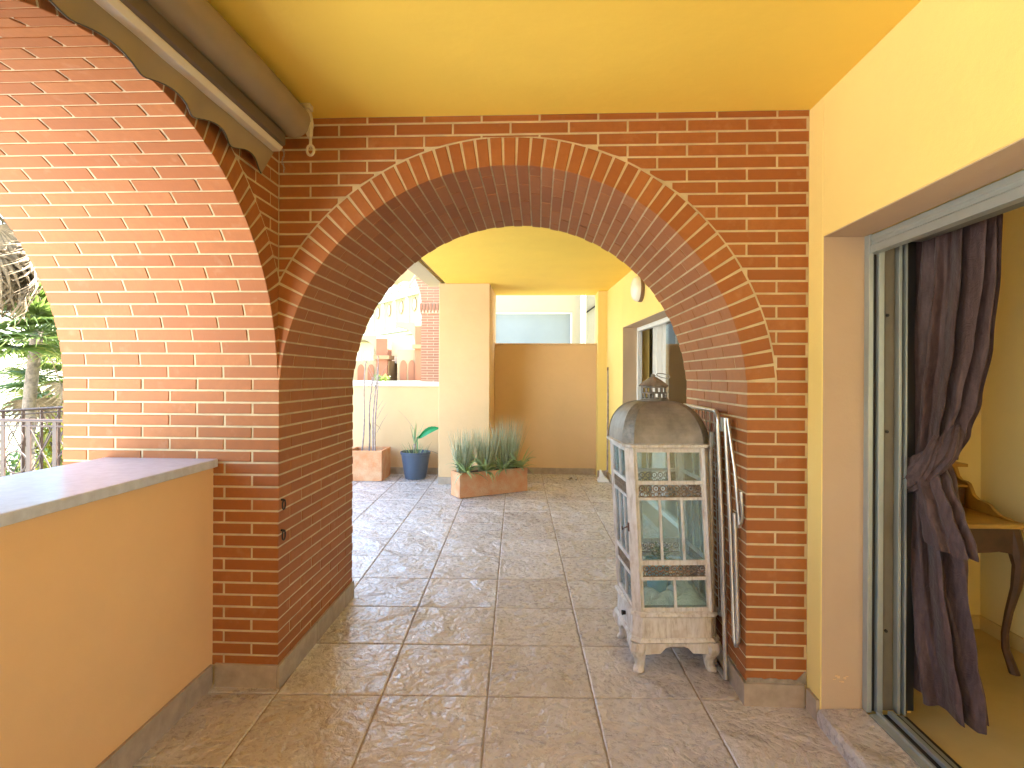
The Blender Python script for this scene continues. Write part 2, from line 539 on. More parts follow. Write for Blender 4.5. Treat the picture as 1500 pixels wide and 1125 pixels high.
class BrickSet:
    def __init__(s, parent, mat):
        s.items = []; s.parent = parent; s.mat = mat
    def put(s, name, poly, face, depth=0.06, rot=0.0, at=None, off=None, world_n=None):
        """poly in face coords (u,w) when at is None; otherwise local poly placed at 'at'"""
        if at is None:
            us = [p[0] for p in poly]; ws = [p[1] for p in poly]
            cu = (min(us) + max(us)) / 2; cw = (min(ws) + max(ws)) / 2
            if max(us) - min(us) < 0.006 or max(ws) - min(ws) < 0.006:
                return
            poly = [(a - cu, b - cw) for a, b in poly]
            at = (cu, cw)
        o = random.uniform(-0.0012, 0.0007) if off is None else off
        mtx = face.mat(at[0], at[1], rot + random.gauss(0, 0.0012), o, random.gauss(0, 0.0035) if depth < 0.1 else random.uniform(-0.002, 0.002))
        me = slab_mesh(poly, depth, s.mat)
        p = mtx @ Vector((0, 0, 0))
        nrm = world_n(p) if world_n else -face.D
        d = CAM - p
        dist = d.length
        area = (max(a for a, b in poly) - min(a for a, b in poly)) * (max(b for a, b in poly) - min(b for a, b in poly))
        s1 = max(0, (d / dist).dot(nrm))
        s2 = max(0, (d / dist).dot(-face.D))
        fwd = Vector((-sin(TH), cos(TH), 0))
        dep = -d.dot(fwd)
        vis = 1.0 if dep > 0.3 and abs((-d).dot(Vector((cos(TH), sin(TH), 0)))) < 0.98 * dep + 0.1 else 0.01
        s.items.append((area * (s1 + s2 + 0.02) / dist ** 2 * vis, name, me, mtx))
    def flush(s, limit=298):
        s.items.sort(key=lambda t: -t[0])
        cnt = {}
        rest = {}
        for m_, name, me, mtx in s.items:
            if m_ < 1e-4 or cnt.get(name, 0) >= limit:
                rest.setdefault(name, []).append((me, mtx))
                continue
            cnt[name] = cnt.get(name, 0) + 1
            o = bpy.data.objects.new(name, me)
            link(o, s.parent)
            o.matrix_world = mtx
        for name, lst in rest.items():
            mb = MB()
            for me, mtx in lst:
                mb.add([mtx @ v.co for v in me.vertices], [tuple(p.vertices) for p in me.polygons])
            o = mb.build(name, s.mat, None, kind='stuff')
            o.parent = s.parent
            o.matrix_parent_inverse = s.parent.matrix_world.inverted()

def course_z(n):
    """top of course n (0 = the cut course under the ceiling)"""
    return CEIL - 0.031 - n * CH + CH if n > 0 else CEIL

def courses(ztop, zbot):
    """yield (index, z0, z1) from the ceiling down, joint centred on the grid"""
    out = []
    n = 0
    zt = CEIL - 0.002
    while True:
        zj = CEIL - 0.031 - n * CH
        a, b = zj + 0.0044, zt
        if a < ztop and b > zbot:
            z1 = min(b, ztop - 0.002); z0 = max(a, zbot + 0.003)
            if z1 - z0 > 0.008:
                out.append((n, z0, z1))
        if zj < zbot:
            break
        zt = zj - 0.0044
        n += 1
    return out

def circ_clip(u0, u1, w0, w1, cu, cw, R):
    """part of the rect outside the circle, one polygon (or None)"""
    N = 8
    mu, mw = (u0 + u1) / 2, (w0 + w1) / 2
    corners = [(u0, w0), (u1, w0), (u0, w1), (u1, w1)]
    du = 0 if u0 <= cu <= u1 else min(abs(u0 - cu), abs(u1 - cu))
    dw = 0 if w0 <= cw <= w1 else min(abs(w0 - cw), abs(w1 - cw))
    if du * du + dw * dw >= R * R:
        return [(u0, w0), (u1, w0), (u1, w1), (u0, w1)]
    if all((a - cu) ** 2 + (b - cw) ** 2 < R * R for a, b in corners):
        if not (w1 > cw + R):
            return None
    if abs(mu - cu) < (mw - cw) * 0.9:
        bot = []
        for i in range(N + 1):
            u = u0 + (u1 - u0) * i / N
            t = R * R - (u - cu) ** 2
            wl = cw + sqrt(t) if t > 0 else w0
            bot.append((u, max(w0, wl)))
        pts = [(a, b) for a, b in bot if b < w1 - 0.004]
        if len(pts) < 2 or pts[-1][0] - pts[0][0] < 0.01:
            return None
        return pts + [(pts[-1][0], w1), (pts[0][0], w1)]
    side = 1 if mu > cu else -1
    inner = []
    for i in range(N + 1):
        w = w0 + (w1 - w0) * i / N
        t = R * R - (w - cw) ** 2
        ul = cu + side * sqrt(t) if t > 0 else (u0 if side > 0 else u1)
        inner.append((max(u0, ul) if side > 0 else min(u1, ul), w))
    if side > 0:
        pts = [(a, b) for a, b in inner if a < u1 - 0.006]
        if len(pts) < 2 or pts[-1][1] - pts[0][1] < 0.008:
            return None
        return [(u1, pts[0][1]), (u1, pts[-1][1])] + pts[::-1]
    pts = [(a, b) for a, b in inner if a > u0 + 0.006]
    if len(pts) < 2 or pts[-1][1] - pts[0][1] < 0.008:
        return None
    return pts + [(u0, pts[-1][1]), (u0, pts[0][1])]

def lay(bs, face, u0, u1, z0, z1, n, phase, depth=0.06, circ=None, mirror=False, name='brick'):
    """one course between u0 and u1; a vertical joint sits at 'phase' and every pitch from it"""
    k0 = math.floor((u0 - phase) / PITCH) - 1
    segs = []
    k = k0
    while phase + k * PITCH < u1 + PITCH:
        a = max(u0, phase + k * PITCH + BJ / 2); b = min(u1, phase + (k + 1) * PITCH - BJ / 2)
        if b - a > 0.001:
            segs.append([a, b])
        k += 1
    if len(segs) > 1 and segs[0][1] - segs[0][0] < 0.022:
        segs[1][0] = segs[0][0]; segs.pop(0)
    for a, b in segs:
        j = random.uniform(-0.0012, 0.0012)
        poly = [(a + j, z0), (b + j, z0), (b + j, z1), (a + j, z1)]
        if circ:
            poly = circ_clip(a, b, z0, z1, *circ)
        if poly:
            bs.put(name, poly, face, depth)

def clip_half(poly, fn):
    out = []
    for i in range(len(poly)):
        p, q = poly[i], poly[(i + 1) % len(poly)]
        a, b = fn(p), fn(q)
        if a >= 0: out.append(p)
        if a * b < 0:
            t = a / (a - b)
            out.append((p[0] + (q[0] - p[0]) * t, p[1] + (q[1] - p[1]) * t))
    return out

ZJ = CEIL - 0.031 - 21 * CH              # springing joint, 1.361

def arch_ring(bs, face, cu, cw, R, Ro, N, thick, clip=None):
    a0 = asin((ZJ - cw) / R)
    tot = pi - 2 * a0
    da = tot / N
    wi = R * da - 0.0075
    wo = wi + 0.002
    for i in range(N):
        ang = a0 + (i + 0.5) * da         # from +u axis
        rot = ang - pi / 2                # local z points outward
        local = [(-wi / 2, 0), (wi / 2, 0), (wo / 2, Ro - R), (-wo / 2, Ro - R)]
        at = (cu + R * cos(ang), cw + R * sin(ang))
        d = Vector(face.U) * (-cos(ang)) + face.W * (-sin(ang))
        rows = []
        if i % 2 == 0:
            s = 0.0
            while s < thick - 0.02:
                e = min(s + BL, thick); rows.append((s, e)); s = e + BJ
        else:
            rows.append((0, (BL - BJ) / 2)); s = (BL + BJ) / 2
            while s < thick - 0.02:
                e = min(s + BL, thick); rows.append((s, e)); s = e + BJ
        for r, (s, e) in enumerate(rows):
            f2 = Face(face.o + face.D * s, face.U, face.D)
            poly = local
            if r == 0 and clip is not None:
                fc = []
                for a, b in local:
                    fc.append((at[0] + a * cos(rot) - b * sin(rot), at[1] + a * sin(rot) + b * cos(rot)))
                cl = clip_half(fc, clip)
                if len(cl) < 3:
                    continue
                if len(cl) != 4 or any(abs(p[0] - q[0]) > 1e-6 for p, q in zip(cl, fc)):
                    bs.put('voussoir', cl, f2, e - s)
                    continue
            jr = random.uniform(-0.0008, 0.0008)
            bs.put('voussoir', poly, f2, e - s, rot=rot, at=(at[0] + jr * cos(ang), at[1] + jr * sin(ang)), off=0.0, world_n=lambda p, d=d: d)

XL, XR = -1.114, 1.104
YF, YB = 2.40, 3.38
TC, TZ, TR, TRo = -0.129, 1.280, 0.985, 1.103
LX0, LX1 = -2.08, -1.12
LC, LZ, LR, LRo = 1.4885, 1.320, 0.912, 1.030

def arch_core(mb, axis, cu, cw, R, u0, u1, ztop, h0, h1, n=56):
    """solid above a round opening, between u0..u1"""
    a0 = asin((ZJ - cw) / R)
    us = [cu + R * cos(pi - a0 - (pi - 2 * a0) * i / n) for i in range(n + 1)]
    ws = [cw + R * sin(pi - a0 - (pi - 2 * a0) * i / n) for i in range(n + 1)]
    for i in range(n):
        if us[i] < u0 - 1e-6 or us[i + 1] > u1 + 1e-6:
            continue
        mb.prism([(us[i], ws[i]), (us[i + 1], ws[i + 1]), (us[i + 1], ztop), (us[i], ztop)], h0, h1, axis)

# ---- brick arch across the terrace
archT = thing('brick_arch_wall', 'red brick wall with a wide round arch spanning the terrace between the two patios', 'brick arch', (0, YF, 0))
bpy.context.view_layer.update()
mb = MB()
g = 0.003
arch_core(mb, 'y', TC, TZ, TR + g, -9, 9, CEIL, YF + g, YB - g)
a0 = asin((ZJ - TZ) / (TR + g)); xe = (TR + g) * cos(a0)
mb.prism([(LX1 - 0.006, -0.1), (XL - g, -0.1), (XL - g, ZJ), (TC - xe, ZJ), (TC - xe, CEIL), (LX1 - 0.006, CEIL)], YF + g, YB - g)
mb.prism([(TC + TR + g, -0.1), (XR, -0.1), (XR, CEIL), (TC + xe, CEIL), (TC + xe, ZJ), (TC + TR + g, ZJ)], YF + g, YB - g)
mb.v = [(x, y - YF, z) for x, y, z in mb.v]
mb.build('mortar', M['mortar'], archT)
bT = BrickSet(archT, M['brick'])
FT = Face((0, YF, 0), (1, 0, 0), (0, 1, 0))
FJL = Face((XL, 0, 0), (0, 1, 0), (-1, 0, 0))
FJR = Face((TC + TR, 0, 0), (0, -1, 0), (1, 0, 0))
xj = TC + TR
for n, z0, z1 in courses(CEIL, 0.125):
    A = (n % 2 == 0)
    low = z1 < ZJ + 0.01
    ph = xj + BL / 2 - BJ / 2 + BJ / 2 if A else xj - BJ / 2
    ph = xj + (BL - BJ) / 2 + BJ / 2 if A else xj - BJ / 2
    if not low:
        lay(bT, FT, LX1 + 0.0015, XR - 0.003, z0, z1, n, ph, circ=(TC, TZ, TRo + 0.008))
    else:
        w = (BL - BJ) / 2 if A else BL
        dpt = BL if A else (BL - BJ) / 2
        bT.put('brick', [(xj, z0), (xj + w, z0), (xj + w, z1), (xj, z1)], FT, dpt)
        lay(bT, FT, xj + w + BJ, XR - 0.003, z0, z1, n, xj + w + BJ / 2)
        lay(bT, FJR, -YB + 0.002, -(YF + dpt + BJ), z0, z1, n, -(YF + dpt + BJ / 2))
        # left corner block and left jamb
        bT.put('brick', [(XL - w, z0), (XL, z0), (XL, z1), (XL - w, z1)], FT, dpt)
        lay(bT, FJL, YF + dpt + BJ, YB - 0.002, z0, z1, n, YF + dpt + BJ / 2)
arch_ring(bT, FT, TC, TZ, TR, TRo, 55, YB - YF, clip=lambda p: p[0] - (LX1 - 0.03))
bpy.context.view_layer.update()

def world_children(bs):
    bs.flush()
# children are given world matrices: parent's own matrix is taken into account by matrix_world
bT.flush()

# ---- brick arch on the balcony side
archL = thing('brick_arch_wall', 'brick balcony arch on the left with a deep sunlit soffit above the parapet', 'brick arch', (LX1, 0, 0))
bpy.context.view_layer.update()
mb = MB()
arch_core(mb, 'x', LC, LZ, LR + g, -9, 9, CEIL, LX0 + g, LX1 - g)
a0 = asin((ZJ - LZ) / (LR + g)); ye = (LR + g) * cos(a0)
mb.box(LX0 + g, LX1 - g - 0.002, YF + g, YB - g, -0.1, CEIL)
mb.prism([(-0.45, -0.1), (LC - LR - g, -0.1), (LC - LR - g, ZJ), (LC - ye, ZJ), (LC - ye, CEIL), (-0.45, CEIL)], LX0 + g, LX1 - g, 'x')
mb.v = [(x - LX1, y, z) for x, y, z in mb.v]
mb.build('mortar', M['mortar'], archL)
bL = BrickSet(archL, M['brick'])
FL = Face((LX1, 0, 0), (0, 1, 0), (-1, 0, 0))
FLJ2 = Face((0, LC - LR, 0), (-1, 0, 0), (0, -1, 0))
for n, z0, z1 in courses(CEIL, 0.125):
    A = (n % 2 == 0)
    if z1 >= ZJ + 0.01:
        lay(bL, FL, -0.45, YF - 0.002, z0, z1, n, YF + (0 if A else PITCH / 2) + 0.05, circ=(LC, LZ, LRo + 0.008))
    else:
        w = (BL - BJ) / 2 if A else BL
        xs = XL - w - BJ
        lay(bL, FT, LX0, xs, z0, z1, n, xs + BJ / 2)
        lay(bL, FL, -0.45, LC - LR, z0, z1, n, LC - LR + (BJ / 2 if A else PITCH / 2))
        lay(bL, FLJ2, -(LX1 - 0.07), -LX0, z0, z1, n, -LX1 + (0 if A else PITCH / 2))
arch_ring(bL, FL, LC, LZ, LR, LRo, 52, LX1 - LX0, clip=lambda p: (YF + 0.03) - p[0])
bL.flush()

# ------------------------------------------------------------------ floor and ceiling
floor = bpy.data.objects.new('floor', None)
link(floor)
tag(floor, 'terrace floor of large slate-relief stone tiles', None, None, 'structure')
mb = MB()
def fq(x0, x1, y0, y1, dz):
    b = len(mb.v)
    mb.add([(x, y, fz(x, y) + dz) for x, y in ((x0, y0), (x1, y0), (x1, y1), (x0, y1))], [(0, 1, 2, 3)])
fq(-2.07, 1.5, -3.2, 3.5, -0.006)
fq(-5.55, 1.5, 3.5, 8.2, -0.006)
mb.build('grout_bed', M['grout'], floor)
T = 0.4445
PHI = 0.0393
tile_me = None
def tile_mesh(w):
    mb = MB()
    h = w / 2
    c = 0.004
    pts = []
    nseg = 7
    random.seed(3)
    for s in range(4):
        for i in range(nseg):
            t = -h + w * i / nseg
            j = random.uniform(-0.0014, 0.0014) if i else 0
            pts.append([(t, -h + j), (h - j, t), (-t, h - j), (-h + j, -t)][s])
    n = len(pts)
    ins = [(a * (1 - c / h), b * (1 - c / h)) for a, b in pts]
    vs = [(a, b, 0) for a, b in ins] + [(a, b, -0.003) for a, b in pts] + [(a, b, -0.012) for a, b in pts]
    fs = [tuple(range(n))]
    for i in range(n):
        j = (i + 1) % n
        fs += [(i, i + n, j + n, j), (i + n, i + 2 * n, j + 2 * n, j + n)]
    mb.add(vs, fs)
    return mb.mesh('floor_tile', M['tile'], smooth=False)
tile_me = tile_mesh(T - 0.007)
nrm = Vector((-FB, -FC, 1)).normalized()
TILT = Vector((0, 0, 1)).rotation_difference(nrm).to_matrix().to_4x4()
random.seed(11)
tiles = []
for i in range(-9, 5):
    for j in range(-12, 14):
        a = -0.1162 * 1.0 + (i + 0.5) * T; b = 2.3962 + (j + 0.5) * T
        x = a * cos(PHI) - b * sin(PHI); y = a * sin(PHI) + b * cos(PHI)
        if not (-4.0 < x < 1.55 and -3.0 < y < 8.1):
            continue
        if y < 1.0 and x < -1.7:
            continue
        if YF + 0.3 < y < YB - 0.3 and not (XL - 0.3 < x < xj + 0.3):
            continue
        if y < YF and x > 1.35:
            continue
        tiles.append((x, y))
tiles.sort(key=lambda p: (p[1] < 1.0, p[0] ** 2 + p[1] ** 2))
for k, (x, y) in enumerate(tiles[:299]):
    o = bpy.data.objects.new('floor_tile', tile_me)
    link(o, floor)
    o.matrix_world = (Matrix.Translation((x, y, fz(x, y) + random.uniform(-0.0006, 0.0006))) @ TILT @
                      Matrix.Rotation(PHI + pi / 2 * random.randint(0, 3), 4, 'Z') @ Matrix.Rotation(random.gauss(0, 0.0012), 4, 'X'))

mb = MB()
mb.box(-2.3, 2.6, -3.2, YB, CEIL, CEIL + 0.42)
mb.box(2.6, 5.2, 0.4, YB, CEIL, CEIL + 0.42)
mb.box(-1.11, 5.2, YB, 7.72, CEIL, CEIL + 0.42)
ce = mb.build('ceiling', M['render'], None)
tag(ce, 'smooth yellow plaster ceiling over the terrace', None, None, 'structure')
mb = MB()
mb.box(-1.165, -1.11, YB + 0.001, 6.60, CEIL + 0.022, CEIL + 0.42)
o = mb.build('drip_groove', simple('groove_brown', (0.36, 0.22, 0.09), 0.85, 0.1, 4), ce)
mb = MB()
mb.box(-1.36, -1.165, YB + 0.001, 7.0, CEIL + 0.003, CEIL + 0.42)
mb.build('fascia_band', M['cream_far'], ce)

# ------------------------------------------------------------------ parapet, left
def skirt_run(parent, p0, p1, h, proud, seg=0.40, z=None, t=0.012):
    """skirting tiles from p0 to p1 (xy), standing on the floor, 'proud' = outward normal"""
    p0 = Vector(p0); p1 = Vector(p1)
    d = (p1 - p0); L = d.length; d.normalize()
    nv = Vector(proud)
    s = 0.0
    while s < L - 0.01:
        e = min(s + seg, L)
        a = p0 + d * (s + 0.001); b = p0 + d * (e - 0.001)
        mb = MB()
        q = [a, b, b + nv * t, a + nv * t]
        vs = [(v.x, v.y, fz(v.x, v.y) - 0.004) for v in q] + [(v.x, v.y, fz(v.x, v.y) + h) for v in q]
        mb.add(vs, [(0, 1, 2, 3), (4, 5, 6, 7), (0, 1, 5, 4), (1, 2, 6, 5), (2, 3, 7, 6), (3, 0, 4, 7)])
        ob = mb.build('skirting_tile', M['skirt'], None, bevel=0.0015)
        link_parent(ob, parent)
        s = e

def link_parent(ob, parent):
    bpy.context.view_layer.update()
    ob.parent = parent
    ob.matrix_parent_inverse = parent.matrix_world.inverted()

par = thing('parapet_wall', 'low ochre parapet wall with polished grey stone coping on the left', 'wall', (-1.40, 0.586, 0))
bpy.context.view_layer.update()
def part(mb, name, mat, parent, **k):
    o = mb.build(name, mat, None, **k)
    o.parent = parent
    o.matrix_parent_inverse = parent.matrix_world.inverted()
    return o
def parts_ready():
    bpy.context.view_layer.update()
part(MB().box(-1.86, -1.402, LC - LR + 0.004, YF + 0.002, -0.05, 0.981), 'rendered_wall', M['ochre'], par)
part(MB().box(-1.885, -1.380, LC - LR + 0.005, YF - 0.001, 0.981, 1.016), 'coping', M['coping'], par, bevel=0.004)
skirt_run(par, (-1.402, 0.60), (-1.402, YF - 0.016), 0.098, (1, 0))
skirt_run(archT, (-1.388, YF), (XL + 0.0, YF), 0.098, (0, -1))
skirt_run(archT, (XL, YF - 0.012), (XL, YB), 0.098, (1, 0), seg=0.42)
skirt_run(archT, (xj - 0.012, YF), (XR - 0.014, YF), 0.092, (0, -1), t=0.016)
skirt_run(archT, (xj, YF - 0.014), (xj, YB), 0.092, (-1, 0), seg=0.42)
# mortar smear over the cut bottom bricks of the right pier
mb = MB()
random.seed(5)
pts = [(xj + 0.004 + i * 0.0118, fz(1, YF) + 0.093 + (0.012 + 0.006 * random.random() + (0.03 if i > 17 else 0) * (i - 17) / 3)) for i in range(21)]
mb.prism([(xj + 0.004, fz(1, YF) + 0.088)] + [(XR - 0.004, fz(1, YF) + 0.088)] + pts[::-1], YF - 0.004, YF + 0.01)
part(mb, 'mortar_smear', simple('grey_mortar', (0.36, 0.31, 0.25), 0.95, 0.2, 30, 120, 0.004), archT)
# two dark iron rings screwed to the left jamb
for z in (0.822, 0.690):
    rg = thing('iron_ring', 'small dark iron ring on the left jamb, %s one' % ('upper' if z > 0.75 else 'lower'), 'ring', (XL, 2.425, z))
    bpy.context.view_layer.update()
    mb = MB()
    mb.tube([(0.012 + XL, 2.425 + 0.014 * cos(a), z - 0.006 + 0.02 * sin(a)) for a in [2 * pi * k / 16 for k in range(16)]], 0.0032, 6, closed=True)
    part(mb, 'ring', M['iron'], rg, smooth=True)
    mb = MB()
    mb.tube([(XL, 2.425, z + 0.016), (XL + 0.016, 2.425, z + 0.014)], 0.005, 8)
    mb.lathe([(0.001, -0.001), (0.009, 0.0), (0.006, 0.004)], (XL + 0.012, 2.425, z + 0.012), 10)
    part(mb, 'eye_bolt', M['iron'], rg)

# ------------------------------------------------------------------ house wall, right, near
hw = thing('house_wall', 'pale yellow house wall on the near right around the open sliding door', 'wall', (XR, 2.3, 0))
bpy.context.view_layer.update()
DY = 2.29; DT = 1.93; TX = 1.262                     # door reveal
mb = MB()
mb.box(XR, 1.45, DY, YB, -0.05, CEIL)
mb.box(XR, 1.45, -0.9, DY, DT, CEIL)
mb.box(XR, 1.45, -3.0, -0.9, -0.05, CEIL)
part(mb, 'rendered_wall', M['yellow_wall'], hw, bevel=0.004)
o = hw.children[-1]
# reveal lining in a tan darker than the yellow wall
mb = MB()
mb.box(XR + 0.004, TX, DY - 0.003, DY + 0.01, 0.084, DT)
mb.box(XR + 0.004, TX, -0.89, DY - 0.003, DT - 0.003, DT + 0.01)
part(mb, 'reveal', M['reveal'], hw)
# small flaw of chipped paint
mb = MB()
for i in range(7):
    x = 1.150 + i * 0.008; z = 0.20 + 0.012 * sin(i * 1.3)
    mb.box(x, x + 0.010, DY - 0.0045, DY - 0.002, z, z + 0.004 + 0.003 * (i % 3))
part(mb, 'chipped_paint', M['sand'], hw)
skirt_run(hw, (XR, DY + 0.005), (XR, YF - 0.018), 0.085, (-1, 0), t=0.014)
# threshold stones
s = -0.9
for y0, y1 in ((1.885, DY - 0.004), (1.435, 1.881), (0.985, 1.431), (0.3, 0.981), (-0.9, 0.296)):
    mb = MB()
    mb.prism([(XR - 0.016, 0.02), (XR - 0.016, 0.066), (XR - 0.008, 0.082), (XR + 0.004, 0.086), (TX + 0.002, 0.092), (TX + 0.002, 0.02)], y0, y1)
    part(mb, 'threshold_stone', M['tile'], hw, bevel=0.003)
# sliding door frame
fr = MB()
fr.box(TX, 1.281, DY - 0.034, DY, 0.092, DT)
part(fr, 'guide_rail', M['alu'], hw, bevel=0.003)
part(MB().box(1.281, 1.297, DY - 0.020, DY, 0.092, DT), 'guide_slot', M['rubber'], hw)
jm = part(MB().box(1.297, 1.318, DY - 0.040, DY, 0.092, DT).box(1.372, 1.384, DY - 0.040, DY, 0.092, DT), 'door_jamb', M['alu'], hw, bevel=0.002)
part(MB().box(1.3185, 1.3715, DY - 0.012, DY, 0.092, DT), 'jamb_recess', simple('dull_bronze_recess', (0.16, 0.14, 0.105), 0.5, 0.1, 9), hw)
part(MB().box(1.384, 1.394, DY - 0.026, DY, 0.092, DT), 'gasket', M['rubber'], hw)
part(MB().box(1.394, 1.400, DY - 0.045, DY, 0.092, DT), 'leaf_edge', M['alu'], hw)
part(MB().box(1.400, 1.414, DY - 0.030, DY, 0.092, DT), 'gasket', M['rubber'], hw)
part(MB().box(1.414, 1.45, DY - 0.012, DY, 0.092, DT), 'inner_lining', M['rubber'], hw)
for z in (1.62, 1.17, 0.40):
    part(MB().tube([(1.343, DY - 0.018, z), (1.343, DY - 0.012, z)], 0.006, 10), 'screw', M['rubber'], hw)
# shutter bottom bar under the lintel: three ribs
mb = MB()
prof = [(1.270, DT - 0.003), (1.270, DT - 0.022), (1.275, DT - 0.026), (1.275, DT - 0.040), (1.268, DT - 0.045), (1.268, DT - 0.074), (1.300, DT - 0.076), (1.300, DT - 0.003)]
mb.prism(prof, -0.88, DY - 0.004)
part(mb, 'shutter_bar', M['alu'], hw, bevel=0.002)
# head of the door frame
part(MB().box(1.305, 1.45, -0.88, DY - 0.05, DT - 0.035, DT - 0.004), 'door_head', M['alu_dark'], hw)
# bottom track: two rails with a channel
mb = MB()
mb.prism([(TX + 0.004, 0.07), (TX + 0.004, 0.094), (1.290, 0.097), (1.292, 0.106), (1.303, 0.106), (1.305, 0.092), (1.332, 0.092), (1.334, 0.108), (1.352, 0.108), (1.354, 0.092), (1.39, 0.092), (1.39, 0.07)], -0.88, DY - 0.044)
part(mb, 'door_track', M['alu'], hw, bevel=0.001)
part(MB().box(1.3055, 1.3315, -0.88, DY - 0.045, 0.0922, 0.0936).box(1.3545, 1.372, -0.88, DY - 0.045, 0.0922, 0.0936), 'track_channel', M['rubber'], hw)
part(MB().box(1.39, 1.405, -0.88, DY - 0.044, 0.07, 0.088), 'inner_seal', M['rubber'], hw)

ew = thing('house_wall', 'ochre end wall of the terrace behind the viewer', 'wall', (0, -3.2, 0))  # unseen wall added to cut light falling on the arch from behind
bpy.context.view_layer.update()
part(MB().box(-2.3, 1.45, -3.4, -3.2, -0.1, CEIL - 0.001), 'rendered_wall', M['ochre'], ew)

# ------------------------------------------------------------------ room behind the door
RX, RY, RZ = 2.30, 3.09, 0.078
mb = MB().box(1.405, RX, -3.0, RY, RZ - 0.1, RZ)
tag(mb.build('room_floor', M['room_floor']), 'beige floor of the room behind the sliding door', None, None, 'structure')
mb = MB()
mb.box(1.45, RX + 0.15, RY, RY + 0.15, RZ - 0.1, CEIL)
mb.box(RX, RX + 0.15, -0.2, RY, RZ - 0.1, CEIL)
mb.box(RX, RX + 0.15, -3.0, -1.9, RZ - 0.1, CEIL)
mb.box(RX, RX + 0.15, -1.9, -0.2, RZ - 0.1, 0.8)  # opening above, added out of view, lets daylight brighten the room
mb.box(RX, RX + 0.15, -1.9, -0.2, 2.2, CEIL)
mb.box(1.45, RX + 0.15, -3.15, -3.0, RZ - 0.1, CEIL)
rw = tag(mb.build('room_wall', M['room_paint']), 'cream painted walls of the room behind the door', None, None, 'structure')
mb = MB()
mb.box(1.45, RX - 0.011, RY - 0.011, RY - 0.0005, RZ + 0.0005, RZ + 0.07)
mb.box(RX - 0.011, RX - 0.0005, -3.0, RY - 0.0005, RZ + 0.0005, RZ + 0.07)
mb.build('room_skirting', simple('room_skirt', (0.62, 0.50, 0.26), 0.6, 0.05, 5), rw)
# shutter box inside, dark, above the door
part(MB().box(1.452, 1.70, -0.9, 2.60, 2.02, CEIL - 0.002), 'shutter_box', simple('box_brown', (0.16, 0.12, 0.06), 0.6, 0.1, 5), hw)

# desk
dk = thing('writing_desk', 'antique wooden writing desk with scrolled gallery and curved legs inside the room', 'desk', (1.82, 2.84, RZ))
bpy.context.view_layer.update()
part(MB().box(1.42, 2.135, 2.585, 3.07, 0.722, 0.742), 'desk_top', M['desk'], dk, bevel=0.006)
mb = MB()
ap = [(1.46, 0.722), (1.46, 0.60)]
for i in range(13):
    t = i / 12
    ap.append((1.50 + t * 0.56, 0.60 + 0.03 * sin(pi * t) ** 0.6 + 0.012 * cos(t * 4 * pi)))
ap += [(2.10, 0.60), (2.10, 0.722)]
mb.prism(ap, 2.600, 2.622)
part(mb, 'apron', M['desk_dark'], dk)
mb = MB()
mb.prism([(2.62, 0.722), (2.62, 0.60), (2.80, 0.63), (3.05, 0.60), (3.05, 0.722)], 2.085, 2.105, 'x')
part(mb, 'side_apron', M['desk_dark'], dk)
def cab_leg(x, y, sx, sy):
    mb = MB()
    zs = [0.60, 0.55, 0.48, 0.38, 0.27, 0.17, 0.10, 0.0]
    off = [0.0, 0.014, 0.022, 0.014, -0.002, -0.012, -0.010, 0.012]
    rad = [0.032, 0.034, 0.028, 0.021, 0.017, 0.015, 0.016, 0.021]
    pts = []
    n = 8
    vs = []; fs = []
    for z, o_, r_ in zip(zs, off, rad):
        for k in range(n):
            a = 2 * pi * (k + 0.5) / n
            vs.append((x + sx * o_ + r_ * cos(a), y + sy * o_ + r_ * sin(a), RZ + z + (0.046 if z == 0.60 else 0)))
    for i in range(len(zs) - 1):
        for k in range(n):
            fs.append((i * n + k, i * n + (k + 1) % n, (i + 1) * n + (k + 1) % n, (i + 1) * n + k))
    fs.append(tuple(range((len(zs) - 1) * n, len(zs) * n)))
    mb.add(vs, fs)
    return mb
for x, y, sx, sy in ((2.085, 2.63, 1, -1), (1.48, 2.63, -1, -1), (2.085, 3.03, 1, 1), (1.48, 3.03, -1, 1)):
    part(cab_leg(x, y, sx, sy), 'leg', M['desk_dark'], dk, smooth=True)
mb = MB()
sc = [(3.065, 0.742), (3.065, 0.955), (3.02, 0.955), (3.005, 0.945), (2.99, 0.925), (2.975, 0.89), (2.955, 0.875), (2.92, 0.872), (2.90, 0.865), (2.885, 0.842), (2.87, 0.815), (2.84, 0.80), (2.80, 0.798), (2.77, 0.79), (2.75, 0.772), (2.72, 0.757), (2.66, 0.750), (2.62, 0.742)]
mb.prism(sc, 2.098, 2.116, 'x')
part(mb, 'scroll_side', M['desk'], dk, bevel=0.002)
mb = MB()
mb.prism(sc, 1.44, 1.458, 'x')
part(mb, 'scroll_side', M['desk'], dk)
hu = MB()
hu.box(1.458, 2.098, 2.90, 3.06, 0.945, 0.96)
hu.box(1.458, 2.098, 3.045, 3.06, 0.742, 0.945)
hu.box(1.458, 2.098, 2.90, 3.045, 0.845, 0.855)
part(hu, 'pigeonhole_shelf', M['desk'], dk)
for i in range(6):
    x = 1.50 + i * 0.10
    part(MB().box(x, x + 0.09, 2.905, 3.04, 0.757, 0.838), 'small_drawer', M['desk_dark'], dk, bevel=0.003)
